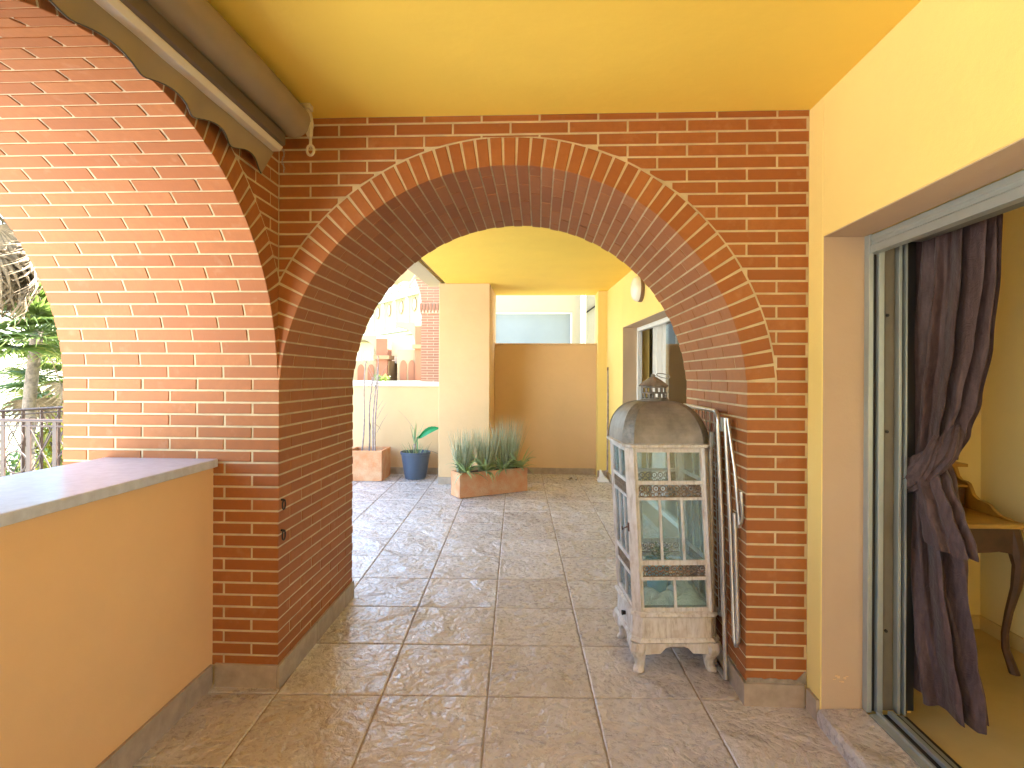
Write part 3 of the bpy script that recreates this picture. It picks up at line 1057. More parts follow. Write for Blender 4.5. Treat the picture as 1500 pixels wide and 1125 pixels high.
# small table lamp partly hidden by the curtain
lp = thing('table_lamp', 'small table lamp on the desk, half hidden behind the curtain', 'lamp', (1.83, 2.97, 0.96))
bpy.context.view_layer.update()
part(MB().lathe([(0.05, 0), (0.05, 0.012), (0.012, 0.02), (0.012, 0.12)], (1.83, 2.97, 0.96)), 'lamp_base', M['desk_dark'], lp, smooth=True)
part(MB().lathe([(0.085, 0.10), (0.075, 0.15), (0.045, 0.20)], (1.83, 2.97, 0.96)), 'lamp_shade', simple('shade_cloth', (0.34, 0.26, 0.16), 0.8, 0.1, 9), lp, smooth=True)

# ------------------------------------------------------------------ curtain, tied in a knot
def cloth_loft(rows, nseg, folds, amp, seed, twist=0.0):
    """rows: (z, cx, cy, half_along_y, half_along_x)"""
    rnd = random.Random(seed)
    ph = [rnd.uniform(0, 6.28) for _ in range(5)]
    # densify
    dense = []
    for i in range(len(rows) - 1):
        for k in range(8):
            t = k / 8
            t2 = t * t * (3 - 2 * t)
            dense.append([a + (b - a) * (t2 if j else t) for j, (a, b) in enumerate(zip(rows[i], rows[i + 1]))])
    dense.append(list(rows[-1]))
    vs = []; fs = []
    m = len(dense)
    for i, (z, cx, cy, hy, hx, *rest) in enumerate(dense):
        am = amp
        for k in range(nseg):
            a = 2 * pi * k / nseg
            q = a * folds + ph[0] + 0.5 * sin(z * 2.2 + ph[1]) + twist * z
            w = sin(q) + 0.45 * sin(a * (folds * 1.62 + 1) + ph[2] + z * 1.4 + 0.8 * sin(z * 2.6 + ph[3])) + 0.25 * sin(a * 3 + z * 3.5 + ph[4])
            w = max(-1.2, min(1.2, w))
            s = 1 + am * w
            vs.append((cx + hx * s * cos(a), cy + hy * s * sin(a), z + 0.006 * sin(a * 5 + ph[2]) * (1 if i == m - 1 else 0.2)))
    for i in range(m - 1):
        for k in range(nseg):
            fs.append((i * nseg + k, i * nseg + (k + 1) % nseg, (i + 1) * nseg + (k + 1) % nseg, (i + 1) * nseg + k))
    return vs, fs
cu = thing('curtain', 'dark plum curtain knotted at mid height in the open doorway', 'curtain', (1.56, 2.26, RZ))
bpy.context.view_layer.update()
mb = MB()
mb.add(*cloth_loft([
    (2.02, 1.52, 2.185, 0.160, 0.060), (1.75, 1.52, 2.195, 0.158, 0.062), (1.50, 1.52, 2.228, 0.160, 0.062),
    (1.30, 1.52, 2.262, 0.148, 0.060), (1.18, 1.52, 2.275, 0.118, 0.056), (1.08, 1.51, 2.275, 0.080, 0.05)], 190, 13, 0.28, 4, 0.5))
part(mb, 'upper_drape', M['curtain'], cu, smooth=True)
mb = MB()
mb.add(*cloth_loft([
    (1.07, 1.51, 2.285, 0.055, 0.045), (0.98, 1.51, 2.295, 0.085, 0.055), (0.85, 1.51, 2.300, 0.115, 0.058), (0.65, 1.51, 2.290, 0.140, 0.062),
    (0.40, 1.51, 2.262, 0.158, 0.064), (0.25, 1.51, 2.235, 0.172, 0.062), (0.175, 1.51, 2.222, 0.168, 0.058)], 170, 9, 0.32, 9, 0.4))
part(mb, 'lower_drape', M['curtain'], cu, smooth=True)
mb = MB()
mb.add(*cloth_loft([
    (1.08, 1.48, 2.24, 0.035, 0.035), (1.00, 1.46, 2.19, 0.058, 0.04), (0.90, 1.46, 2.145, 0.072, 0.042), (0.80, 1.46, 2.105, 0.086, 0.042), (0.765, 1.46, 2.095, 0.088, 0.038)], 90, 6, 0.30, 21, 0.4))
part(mb, 'loose_tail', M['curtain'], cu, smooth=True)
# the knot: two crossing swathes of cloth
def swathe(pts, r, seed, flat=0.55):
    rnd = random.Random(seed)
    mb = MB()
    pts = [Vector(p) for p in pts]
    # catmull
    dn = []
    P = [pts[0]] + pts + [pts[-1]]
    for i in range(1, len(P) - 2):
        for k in range(6):
            t = k / 6
            a, b, c, d = P[i - 1], P[i], P[i + 1], P[i + 2]
            dn.append(0.5 * ((2 * b) + (c - a) * t + (2 * a - 5 * b + 4 * c - d) * t * t + (3 * b - a - 3 * c + d) * t ** 3))
    dn.append(pts[-1])
    n = 44
    vs = []; fs = []
    m = len(dn)
    ph = rnd.uniform(0, 6)
    for i, p in enumerate(dn):
        d = (dn[min(i + 1, m - 1)] - dn[max(i - 1, 0)]).normalized()
        ax = Vector((1, 0, 0))
        b = ax.cross(d).normalized()
        ax2 = d.cross(b).normalized()
        e = sin(pi * (0.12 + 0.76 * i / (m - 1))) ** 0.5
        for k in range(n):
            a = 2 * pi * k / n
            s = 1 + 0.13 * sin(a * 8 + ph + 0.05 * i) + 0.06 * sin(a * 13 + 0.2 * i)
            vs.append(p + b * (r * e * s * cos(a)) + ax2 * (r * flat * e * s * sin(a)))
    for i in range(m - 1):
        for k in range(n):
            fs.append((i * n + k, i * n + (k + 1) % n, (i + 1) * n + (k + 1) % n, (i + 1) * n + k))
    fs.append(tuple(range(n))); fs.append(tuple(range((m - 1) * n, m * n)))
    mb.add(vs, fs)
    return mb
part(swathe([(1.52, 2.37, 1.22), (1.50, 2.385, 1.13), (1.46, 2.345, 1.055), (1.44, 2.27, 1.02), (1.44, 2.20, 1.05), (1.48, 2.15, 1.12), (1.52, 2.17, 1.20)], 0.055, 3), 'knot', M['curtain'], cu, smooth=True)
part(swathe([(1.52, 2.33, 1.12), (1.47, 2.35, 1.05), (1.43, 2.31, 0.985), (1.42, 2.24, 1.00), (1.43, 2.18, 1.07), (1.48, 2.19, 1.16)], 0.042, 8), 'knot', M['curtain'], cu, smooth=True)
part(MB().tube([(1.50, -0.8, 2.035), (1.50, 2.5, 2.035)], 0.012, 10), 'curtain_rod', M['desk_dark'], cu, smooth=True)

# ------------------------------------------------------------------ retracted awning, upper left
aw = thing('retracted_awning', 'rolled taupe fabric awning with wavy valance under the yellow ceiling', 'awning', (-1.0, 2.3, CEIL))
bpy.context.view_layer.update()
mb = MB()
npt = 40
mb.tube([(-0.995 - 0.006 * sin(i * 0.3), -0.6 + (2.26 + 0.6) * i / npt, 2.392 - 0.008 * sin(i * 0.12)) for i in range(npt + 1)], 0.066, 26)
part(mb, 'fabric_roll', M['awning'], aw, smooth=True)
mb = MB()
mb.prism([(-1.064, 2.262), (-1.030, 2.262), (-1.018, 2.275), (-1.018, 2.318), (-1.030, 2.326), (-1.064, 2.322)], -0.6, 2.215)
part(mb, 'front_bar', M['awning_bar'], aw, bevel=0.002)
mb = MB()
mb.prism([(-1.018, 2.280), (-1.006, 2.285), (-1.006, 2.330), (-1.018, 2.318)], -0.6, 2.21)
part(mb, 'bar_channel', simple('brown_channel', (0.14, 0.10, 0.07), 0.6, 0.1, 5), aw)
def HEM(y):
    return 2.199 + 0.013 * cos(2 * pi * (y - 1.36) / 0.245) + 0.004 * sin(y * 5.1 + 1) - 0.02 * max(0, (y - 1.95) / 0.26) ** 2
# valance: hanging cloth with scalloped hem
mb = MB()
ny, nz = 150, 8
vs = []; fs = []
for s_ in (0, 1):
    for i in range(ny + 1):
        y = -0.6 + (2.225 + 0.6) * i / ny
        hem = HEM(y)
        for j in range(nz + 1):
            t = j / nz
            z = 2.268 + (hem - 2.268) * t
            x = -1.060 - 0.020 * t + (0.010 * sin(y * 2 * pi / 0.24 + 2.0) + 0.004 * sin(y * 31)) * t + s_ * 0.003
            yy = y - 0.05 * t * (i / ny) ** 8
            vs.append((x, yy, z))
N1 = (ny + 1) * (nz + 1)
for s_ in (0, 1):
    for i in range(ny):
        for j in range(nz):
            a = s_ * N1 + i * (nz + 1) + j
            fs.append((a, a + 1, a + nz + 2, a + nz + 1))
for i in range(ny):
    a = i * (nz + 1) + nz
    fs.append((a, a + nz + 1, a + nz + 1 + N1, a + N1))
mb.add(vs, fs)
part(mb, 'valance', M['awning'], aw, smooth=True)
# hem piping
mb = MB()
mb.tube([(-1.080 + 0.010 * sin(y * 2 * pi / 0.24 + 2.0) + 0.004 * sin(y * 31), y - 0.05 * ((y + 0.6) / 2.825) ** 8, HEM(y)) for y in [-0.6 + 2.825 * i / 120 for i in range(121)]], 0.0028, 6)
part(mb, 'hem_piping', simple('dark_piping', (0.06, 0.05, 0.04), 0.8, 0.1, 9), aw, smooth=True)
# end bracket, crank eye and little chain
mb = MB()
mb.prism([(-1.045, 2.40), (-1.02, 2.472), (-0.96, 2.474), (-0.925, 2.44), (-0.915, 2.385), (-0.935, 2.33), (-0.95, 2.36), (-0.965, 2.42), (-1.0, 2.43)], 2.262, 2.274)
mb.box(-1.03, -0.93, 2.262, 2.30, 2.455, CEIL - 0.001)
part(mb, 'end_bracket', M['plastic_cream'], aw, bevel=0.002)
part(MB().tube([(-0.975, 2.2605, 2.440), (-0.975, 2.262, 2.440)], 0.012, 12), 'bracket_hole', M['rubber'], aw)
part(MB().tube([(-0.945, 2.2605, 2.40), (-0.945, 2.262, 2.40)], 0.006, 10), 'bracket_hole', M['rubber'], aw)
mb = MB()
mb.tube([(-0.93, 2.268, 2.395), (-0.926, 2.262, 2.335)], 0.012, 10, r1=0.009)
mb.tube([(-0.926, 2.262, 2.335), (-0.926, 2.262, 2.305)], 0.006, 10)
mb.tube([(-0.926 + 0.014 * cos(a), 2.262, 2.284 + 0.020 * sin(a)) for a in [2 * pi * k / 18 for k in range(18)]], 0.0055, 8, closed=True)
part(mb, 'crank_eye', M['plastic_cream'], aw, smooth=True)
mb = MB()
for k in range(9):
    z = 2.262 - k * 0.010
    x = -1.012 + 0.004 * sin(k * 1.1)
    r_ = [(x + 0.003 * cos(a) * (k % 2), 2.205 + 0.003 * cos(a) * (1 - k % 2), z + 0.0065 * sin(a)) for a in [2 * pi * q / 8 for q in range(8)]]
    mb.tube(r_, 0.0012, 5, closed=True)
part(mb, 'chain', M['galv'], aw)

# ------------------------------------------------------------------ glazed floor lantern
LN = thing('glazed_lantern', 'tall whitewashed wooden lantern cabinet with tin dome on the tiles by the right jamb', 'lantern', (0.612, 2.812, fz(0.612, 2.812)), radians(4.6))
def lsh(v):                              # the cabinet leans a touch to the left
    x, y, z = v
    return (x - 0.055 * max(0, z - 0.26), y, z)
def lpart(mb, name, mat, parent=LN, **k):
    mb.v = [lsh(v) for v in mb.v]
    return mb.build(name, mat, parent, **k)
def octa(h, c):
    return [(-h + c, -h), (h - c, -h), (h, -h + c), (h, h - c), (h - c, h), (-h + c, h), (-h, h - c), (-h, -h + c)]
def loft(mb, secs):
    n = len(secs[0][0])
    vs = []; fs = []
    for poly, z in secs:
        vs += [(a, b, z) for a, b in poly]
    for i in range(len(secs) - 1):
        for k in range(n):
            fs.append((i * n + k, i * n + (k + 1) % n, (i + 1) * n + (k + 1) % n, (i + 1) * n + k))
    fs.append(tuple(range(n))); fs.append(tuple(range((len(secs) - 1) * n, len(secs) * n)))
    return mb.add(vs, fs)
H0, CC = 0.190, 0.036
mb = MB()
loft(mb, [(octa(H0 + 0.004, CC), 0.160), (octa(H0 + 0.002, CC), 0.252)])
lpart(mb, 'base_box', M['wash'])
mb = MB()
loft(mb, [(octa(H0 + 0.010, CC), 0.136), (octa(H0 + 0.018, CC), 0.144), (octa(H0 + 0.014, CC), 0.152), (octa(H0 + 0.008, CC), 0.160)])
lpart(mb, 'lower_moulding', M['wash'])
mb = MB()
loft(mb, [(octa(H0 + 0.006, CC), 0.252), (octa(H0 + 0.016, CC), 0.259), (octa(H0 + 0.014, CC), 0.268), (octa(H0 + 0.004, CC), 0.276)])
lpart(mb, 'upper_moulding', M['wash'])
# aprons with the dip cut out between bracket ears
for k in range(4):
    mb = MB()
    d = H0 + 0.006
    pl = [(-0.15, 0.137), (-0.15, 0.085), (-0.075, 0.088), (-0.052, 0.112), (-0.035, 0.120), (0.035, 0.120), (0.052, 0.112), (0.075, 0.088), (0.15, 0.085), (0.15, 0.137)]
    mb.prism(pl, -d, -d + 0.018)
    mb.v = [(x * cos(k * pi / 2) - y * sin(k * pi / 2), x * sin(k * pi / 2) + y * cos(k * pi / 2), z) for x, y, z in mb.v]
    lpart(mb, 'apron', M['wash'], bevel=0.002)
for sx, sy in ((-1, -1), (1, -1), (1, 1), (-1, 1)):
    mb = MB()
    secs = []
    for z, o_, r_ in ((0.137, 0.0, 0.036), (0.105, 0.006, 0.036), (0.080, 0.002, 0.031), (0.055, -0.008, 0.024), (0.028, -0.008, 0.020), (0.010, 0.000, 0.023), (0.0, 0.002, 0.022)):
        c = H0 - 0.022 + o_
        secs.append(([(sx * c + r_ * a, sy * c + r_ * b) for a, b in ((-1, -0.5), (-0.5, -1), (0.5, -1), (1, -0.5), (1, 0.5), (0.5, 1), (-0.5, 1), (-1, 0.5))], z))
    loft(mb, secs)
    lpart(mb, 'leg', M['wash'], smooth=False, bevel=0.003)
    mb = MB()
    c = H0 - 0.020
    loft(mb, [([(sx * c + (a * cos(pi / 4) - b * sin(pi / 4)), sy * c + (a * sin(pi / 4) + b * cos(pi / 4))) for a, b in ((-0.024, -0.013), (0.024, -0.013), (0.024, 0.013), (-0.024, 0.013))][::1 if sx * sy > 0 else 1], z) for z in (0.276, 1.018)])
    # rotate so the wide face lies across the chamfer
    if sx * sy > 0:
        mb.v = [(sx * c + (x - sx * c) * 0 - (y - sy * c), sy * c + (x - sx * c), z) if False else (x, y, z) for x, y, z in mb.v]
        mb.v = [(sx * c - (y - sy * c), sy * c + (x - sx * c), z) for x, y, z in mb.v]
    lpart(mb, 'corner_post', M['wash'], bevel=0.002)
# four glazed sides
tiers = [(0.868, 0.998, 1), (0.508, 0.781, 2), (0.293, 0.418, 1)]
bands = [(0.793, 0.852), (0.433, 0.486)]
HWP = 0.152
def ring2(mb, cx, cz, r0, r1, y, t, n=10, a0=0, a1=2 * pi):
    full = abs(a1 - a0 - 2 * pi) < 1e-6
    m = n if full else n + 1
    vs = []
    for yy in (y, y + t):
        for k in range(m):
            a = a0 + (a1 - a0) * k / n
            vs.append((cx + r0 * cos(a), yy, cz + r0 * sin(a)))
            vs.append((cx + r1 * cos(a), yy, cz + r1 * sin(a)))
    fs = []
    for k in range(n):
        j = (k + 1) % m
        for o_ in (0, 2 * m):
            fs.append((o_ + 2 * k, o_ + 2 * k + 1, o_ + 2 * j + 1, o_ + 2 * j))
        fs.append((2 * k + 1, 2 * j + 1, 2 * m + 2 * j + 1, 2 * m + 2 * k + 1))
        fs.append((2 * k, 2 * j, 2 * m + 2 * j, 2 * m + 2 * k))
    mb.add(vs, fs)
for k in range(4):
    def rot(mb, k=k):
        mb.v = [(x * cos(k * pi / 2) - y * sin(k * pi / 2), x * sin(k * pi / 2) + y * cos(k * pi / 2), z) for x, y, z in mb.v]
        return mb
    d = H0 - 0.003
    mb = MB()
    w = HWP + 0.006
    for z0, z1 in ((0.276, 0.293), (0.418, 0.433), (0.486, 0.508), (0.781, 0.793), (0.852, 0.868), (0.998, 1.018)):
        mb.box(-w, w, -d, -d + 0.018, z0, z1)
    mb.box(-w, -w + 0.014, -d + 0.0015, -d + 0.017, 0.293, 0.998)
    mb.box(w - 0.014, w, -d + 0.0015, -d + 0.017, 0.293, 0.998)
    for z0, z1, nm in tiers:
        for i in range(nm):
            x = -w + 0.007 + (2 * w - 0.014) * (i + 1) / (nm + 1)
            mb.box(x - 0.0055, x + 0.0055, -d + 0.001, -d + 0.014, z0, z1)
    fo = lpart(rot(mb), 'glazed_panel', M['wash'])
    for z0, z1, nm in tiers:
        for i in range(nm + 1):
            xa = -w + 0.007 + (2 * w - 0.014) * i / (nm + 1) + 0.004
            xb = -w + 0.007 + (2 * w - 0.014) * (i + 1) / (nm + 1) - 0.004
            lpart(rot(MB().box(xa, xb, -d + 0.008, -d + 0.0105, z0 - 0.002, z1 + 0.002)), 'pane', M['lantern_glass'], fo)
    for z0, z1 in bands:
        mb = MB()
        n = 9
        h = z1 - z0
        y = -d + 0.004
        mb.box(-w + 0.012, w - 0.012, y, y + 0.002, z0, z0 + 0.005)
        mb.box(-w + 0.012, w - 0.012, y, y + 0.002, z0 + h * 0.46, z0 + h * 0.46 + 0.0035)
        for i in range(n):
            cx = -w + 0.014 + (2 * w - 0.028) * (i + 0.5) / n
            r = (w - 0.014) / n
            ring2(mb, cx, z0 + h * 0.68, r * 0.62, r * 0.98, y - 0.001, 0.003, 12)
            ring2(mb, cx, z0 + h * 0.68, 0.0, r * 0.30, y, 0.003, 6)
            ring2(mb, cx, z0 + h * 0.24, r * 0.5, r * 0.78, y, 0.002, 10)
            ring2(mb, cx + r, z0 + h * 0.30, 0.0, r * 0.32, y, 0.003, 4)
            mb.box(cx - 0.0015, cx + 0.0015, y, y + 0.002, z0, z0 + h * 0.5)
        lpart(rot(mb), 'fretwork_band', M['fret'], fo)
# rim, dome, ribs, finial
mb = MB()
loft(mb, [(octa(H0 + 0.004, CC), 1.018), (octa(H0 + 0.018, CC), 1.022), (octa(H0 + 0.020, CC), 1.034), (octa(H0 + 0.006, CC), 1.038)])
lpart(mb, 'rim', M['wash'], bevel=0.001)
def dh(t):
    return 0.046 + (H0 + 0.008 - 0.046) * cos(t) ** 0.82, 1.038 + 0.188 * sin(t) ** 1.02
mb = MB()
secs = []
for i in range(15):
    h, z = dh(pi / 2 * i / 14 * 0.999)
    secs.append((octa(h, CC * (0.25 + 0.75 * h / H0)), z))
loft(mb, secs)
lpart(mb, 'dome', M['tin'])
for k in range(4):
    mb = MB()
    vs = []; fs = []
    for i in range(15):
        h, z = dh(pi / 2 * i / 14 * 0.999)
        c = CC * (0.25 + 0.75 * h / H0)
        wdt = 0.0035
        P = [(-h + c + 0.003, -h - wdt), (-h - wdt, -h + c + 0.003), (-h + 0.012, -h + c + 0.003), (-h + c + 0.003, -h + 0.012)]
        vs += [(x * cos(k * pi / 2) - y * sin(k * pi / 2), x * sin(k * pi / 2) + y * cos(k * pi / 2), z + 0.0005) for x, y in P]
    for i in range(14):
        for q in range(4):
            fs.append((i * 4 + q, i * 4 + (q + 1) % 4, (i + 1) * 4 + (q + 1) % 4, (i + 1) * 4 + q))
    mb.add(vs, fs)
    lpart(mb, 'dome_rib', M['tin_rib'])
zf = 1.226
mb = MB()
mb.lathe([(0.066, 0), (0.066, 0.006), (0.058, 0.008)], (0, 0, zf - 0.002), 24)
mb.lathe([(0.070, 0), (0.072, 0.004), (0.056, 0.018), (0.034, 0.034), (0.018, 0.044), (0.010, 0.048), (0.012, 0.054), (0.006, 0.060)], (0, 0, zf + 0.068), 24)
for zz in (0.006, 0.034, 0.062):
    mb.lathe([(0.058, 0), (0.061, 0.001), (0.061, 0.006), (0.058, 0.007)], (0, 0, zf + zz), 24)
for r_, z0, z1, nn in ((0.058, 0.011, 0.036, 14), (0.058, 0.039, 0.064, 14)):
    for q in range(nn):
        a = 2 * pi * (q + (0.5 if z0 > 0.03 else 0)) / nn
        mb.box(r_ * cos(a) - 0.004, r_ * cos(a) + 0.004, r_ * sin(a) - 0.002, r_ * sin(a) + 0.002, zf + z0, zf + z1, rz=a + pi / 2)
lpart(mb, 'vent_cap', M['tin'])
mb = MB()
mb.tube([(0.05 + 0.036 * cos(a), 0.012 * cos(a), zf + 0.116 + 0.004 - 0.16 * 0.036 * cos(a) + 0.0 * sin(a) + 0.010 * sin(a)) for a in [2 * pi * q / 20 for q in range(20)]], 0.0022, 6, closed=True)
lpart(mb, 'carrying_ring', M['tin'], smooth=True)
# latch hook and drawer knob on the left side
mb = MB()
mb.box(-H0 - 0.006, -H0 + 0.002, -0.168, -0.150, 0.635, 0.675)
mb.tube([(-H0 - 0.008, -0.158, 0.655), (-H0 - 0.020, -0.158, 0.650), (-H0 - 0.030, -0.15, 0.640), (-H0 - 0.028, -0.14, 0.652)], 0.0032, 6)
lpart(mb, 'latch_hook', simple('rusty_hook', (0.12, 0.04, 0.02), 0.6, 0.2, 60), bevel=0.001)
lpart(MB().tube([(-H0 - 0.004, -0.02, 0.205), (-H0 - 0.022, -0.02, 0.205)], 0.009, 10, r1=0.012), 'drawer_knob', M['iron'], smooth=True)
# shelf inside
lpart(MB().box(-H0 + 0.022, H0 - 0.022, -H0 + 0.022, H0 - 0.022, 0.270, 0.284), 'floor_board', M['wash'])
# pot with plant inside the lantern
lz = fz(0.612, 2.812)
pt = thing('plant_pot', 'light blue pot with a small green plant inside the glass lantern', 'plant pot', (0.575, 2.80, lz + 0.284))
bpy.context.view_layer.update()
part(MB().lathe([(0.042, 0.0), (0.044, 0.01), (0.058, 0.165), (0.060, 0.17), (0.054, 0.17), (0.050, 0.15)], (0.575, 2.80, lz + 0.290), 28), 'pot', M['sky_pot'], pt, smooth=True)
mb = MB()
random.seed(31)
for i in range(130):
    a = random.uniform(0, 2 * pi); r = random.uniform(0, 0.06); z = random.uniform(0.15, 0.235)
    c = Vector((0.575 + r * cos(a), 2.80 + r * sin(a), lz + 0.285 + z))
    d = Vector((cos(a), sin(a), random.uniform(-0.2, 0.7))).normalized() * random.uniform(0.014, 0.026)
    s_ = Vector((-sin(a), cos(a), 0.2)) * 0.008
    mb.add([c, c + d * 0.5 + s_, c + d, c + d * 0.5 - s_], [(0, 1, 2, 3)])
part(mb, 'foliage', M['leaf'], pt, kind='stuff')
# crumpled plastic film on the lantern floor
mb = MB()
random.seed(8)
n = 22
vs = []; fs = []
for i in range(n + 1):
    for j in range(n + 1):
        x = -0.155 + 0.31 * i / n; y = -0.155 + 0.31 * j / n
        e = min(i, j, n - i, n - j) / 3.0
        h = 0.012 + min(1, e) * (0.016 + 0.022 * abs(sin(x * 31 + 2 * sin(y * 23))) + 0.014 * abs(sin(y * 41 + x * 17))) + (0.085 * math.exp(-((x - 0.09) ** 2 + (y - 0.02) ** 2) / 0.004))
        if (x + 0.04) ** 2 + (y + 0.01) ** 2 < 0.0035:
            h = 0.004
        vs.append((x, y, 0.281 + h))
for i in range(n):
    for j in range(n):
        a = i * (n + 1) + j
        fs.append((a, a + 1, a + n + 2, a + n + 1))
mb.add(vs, fs)
fo = lpart(mb, 'plastic_film', M['film'], None, smooth=True)
fo.location = (0.612, 2.812, lz)
fo.rotation_euler = (0, 0, radians(4.6))
tag(fo, 'crumpled pale plastic film lying in the bottom of the lantern', 'plastic film')

# ------------------------------------------------------------------ folded drying rack
dr = thing('drying_rack', 'folded aluminium clothes drying rack leaning on the right brick jamb', 'drying rack', (0.80, 2.8, fz(0.8, 2.8)))
bpy.context.view_layer.update()
def rrect(y0, y1, z0, z1, r, x0, x1):
    P = []
    for cy, cz, a0_ in ((y1 - r, z1 - r, 0), (y0 + r, z1 - r, pi / 2), (y0 + r, z0 + r, pi), (y1 - r, z0 + r, 3 * pi / 2)):
        for k in range(7):
            a = a0_ + pi / 2 * k / 6
            z = cz + r * sin(a)
            P.append((x0 + (x1 - x0) * (z - z0) / (z1 - z0), cy + r * cos(a), z))
    return P
fl = fz(0.8, 2.8) + 0.012
part(MB().tube(rrect(2.60, 3.24, 0.30, 1.225, 0.05, 0.828, 0.800), 0.010, 10, closed=True), 'outer_frame', M['steel'], dr, smooth=True)
for i in range(9):
    y = 2.66 + i * 0.065
    part(MB().tube([(0.828, y, 0.31), (0.800, y, 1.218)], 0.0024, 6), 'wire', M['steel'], dr, smooth=True)
def utube(pts, r=0.0105):
    dn = []
    for i in range(len(pts) - 1):
        dn.append(pts[i])
    dn.append(pts[-1])
    return MB().tube(dn, r, 10)
# front leg U, reaching the floor
part(utube([(0.792, 2.575, 1.17), (0.808, 2.555, 0.7), (0.822, 2.54, 0.06), (0.825, 2.565, fl + 0.004), (0.826, 2.60, fl), (0.826, 3.16, fl), (0.824, 3.19, 0.06), (0.806, 3.20, 1.0)]), 'leg_frame', M['steel'], dr, smooth=True)
part(utube([(0.780, 2.64, 1.10), (0.792, 2.65, 0.6), (0.806, 2.655, fl + 0.03), (0.806, 2.68, fl), (0.806, 3.10, fl), (0.792, 3.13, 0.6), (0.780, 3.13, 1.08)], 0.011), 'leg_frame', M['galv'], dr, smooth=True)
part(utube([(0.815, 2.545, 1.20), (0.826, 2.505, 0.75), (0.834, 2.47, 0.27), (0.836, 2.455, 0.245), (0.838, 2.44, 0.27), (0.838, 2.44, 0.32), (0.834, 2.475, 0.80)], 0.010), 'wing_frame', M['steel'], dr, smooth=True)
part(utube([(0.820, 2.53, 1.20), (0.832, 2.47, 0.98), (0.842, 2.44, 0.745), (0.844, 2.425, 0.77), (0.844, 2.412, 0.80), (0.842, 2.425, 0.90)], 0.007), 'wing_frame', M['steel'], dr, smooth=True)
for i in range(24):
    z = 0.40 + i * 0.031
    part(MB().tube([(0.806 - 0.012 * z, 2.60, z), (0.806 - 0.012 * z, 2.66, z + 0.004)], 0.0026, 5), 'wire', M['steel'], dr)
part(MB().box(0.774, 0.792, 2.628, 2.655, 1.06, 1.13), 'hinge', M['alu'], dr, bevel=0.003)
part(MB().box(0.800, 0.815, 2.545, 2.57, 1.14, 1.20), 'hinge', M['alu'], dr, bevel=0.003)

# ------------------------------------------------------------------ far patio
pil = thing('plaster_pillar', 'square ochre plaster pillar behind the long terracotta planter', 'pillar', (-0.9, 6.9, 0.09))
bpy.context.view_layer.update()
part(MB().box(-1.19, -0.588, 6.72, 7.68, 0.0, CEIL - 0.001), 'shaft', M['sand'], pil, bevel=0.006)
skirt_run(pil, (-1.19, 6.72), (-0.588, 6.72), 0.085, (0, -1))
skirt_run(pil, (-0.588, 6.71), (-0.588, 7.48), 0.085, (1, 0))
niw = thing('niche_wall', 'ochre wall under the long opening at the back of the far patio', 'wall', (0.07, 7.5, 0.1))
bpy.context.view_layer.update()
part(MB().box(-0.586, 0.742, 7.50, 7.68, 0.0, 1.795), 'rendered_wall', M['sand'], niw)
part(MB().box(-0.586, 0.742, 7.485, 7.70, 1.795, 1.815), 'coping', M['sand'], niw, bevel=0.002)
skirt_run(niw, (-0.57, 7.50), (0.73, 7.50), 0.08, (0, -1))
cl = thing('plaster_pillar', 'narrow yellow plaster pilaster at the right end of the niche', 'pillar', (0.81, 7.4, 0.1))
bpy.context.view_layer.update()
part(MB().box(0.744, 0.90, 7.34, 7.72, 0.0, CEIL - 0.001), 'shaft', M['yellow_wall'], cl, bevel=0.004)
skirt_run(cl, (0.744, 7.34), (0.86, 7.34), 0.085, (0, -1))
lpw = thing('parapet_wall', 'low plaster parapet with white coping behind the potted plants', 'wall', (-2.4, 7.33, 0.11))
bpy.context.view_layer.update()
part(MB().box(-5.5, -1.192, 7.33, 7.52, -0.1, 1.245), 'rendered_wall', M['sand'], lpw)
part(MB().box(-5.5, -1.192, 7.30, 7.55, 1.245, 1.305), 'coping', M['white_coping'], lpw, bevel=0.004)
skirt_run(lpw, (-3.9, 7.33), (-1.20, 7.33), 0.085, (0, -1))
# far house wall, slightly skewed, with sliding door
ANG = math.atan(0.059)
fw = thing('house_wall', 'yellow house wall of the far patio with a curtained sliding door', 'wall', (1.092, YB, 0.05), ANG)
def fpart(mb, name, mat, parent=fw, **k):
    return mb.build(name, mat, parent, **k)
S0, S1, ZT = 0.35, 2.985, 1.876           # opening along the wall, head (local z)
mb = MB()
mb.box(0, 0.30, -0.005, S0, -0.1, 2.428)
mb.box(0, 0.30, S1, 4.06, -0.1, 2.428)
mb.box(0, 0.30, S0, S1, ZT, 2.428)
fpart(mb, 'rendered_wall', M['yellow_wall'], bevel=0.004)
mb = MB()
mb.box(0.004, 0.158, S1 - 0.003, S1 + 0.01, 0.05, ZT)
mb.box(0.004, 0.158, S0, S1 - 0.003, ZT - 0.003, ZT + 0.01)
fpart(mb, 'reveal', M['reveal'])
fpart(MB().box(0, 0.30, S0, S1 - 0.003, -0.1, 0.06), 'threshold_stone', M['skirt'])
fx = 0.158
mb = MB()
mb.box(fx, fx + 0.05, S1 - 0.045, S1, 0.05, ZT)
mb.box(fx, fx + 0.05, S0, S1 - 0.045, ZT - 0.045, ZT - 0.004)
mb.box(fx, fx + 0.05, 1.06, 1.13, 0.05, ZT - 0.045)
mb.box(fx, fx + 0.05, S0, S1 - 0.045, 0.06, 0.10)
fpart(mb, 'door_frame', M['alu_white'], bevel=0.003)
fpart(MB().box(fx + 0.020, fx + 0.026, S0, 1.06, 0.10, ZT - 0.045), 'glass_pane', M['door_glass'])
fpart(MB().box(fx + 0.030, fx + 0.036, 1.13, 1.95, 0.10, ZT - 0.045), 'glass_pane', M['door_glass'])
y = 0.0
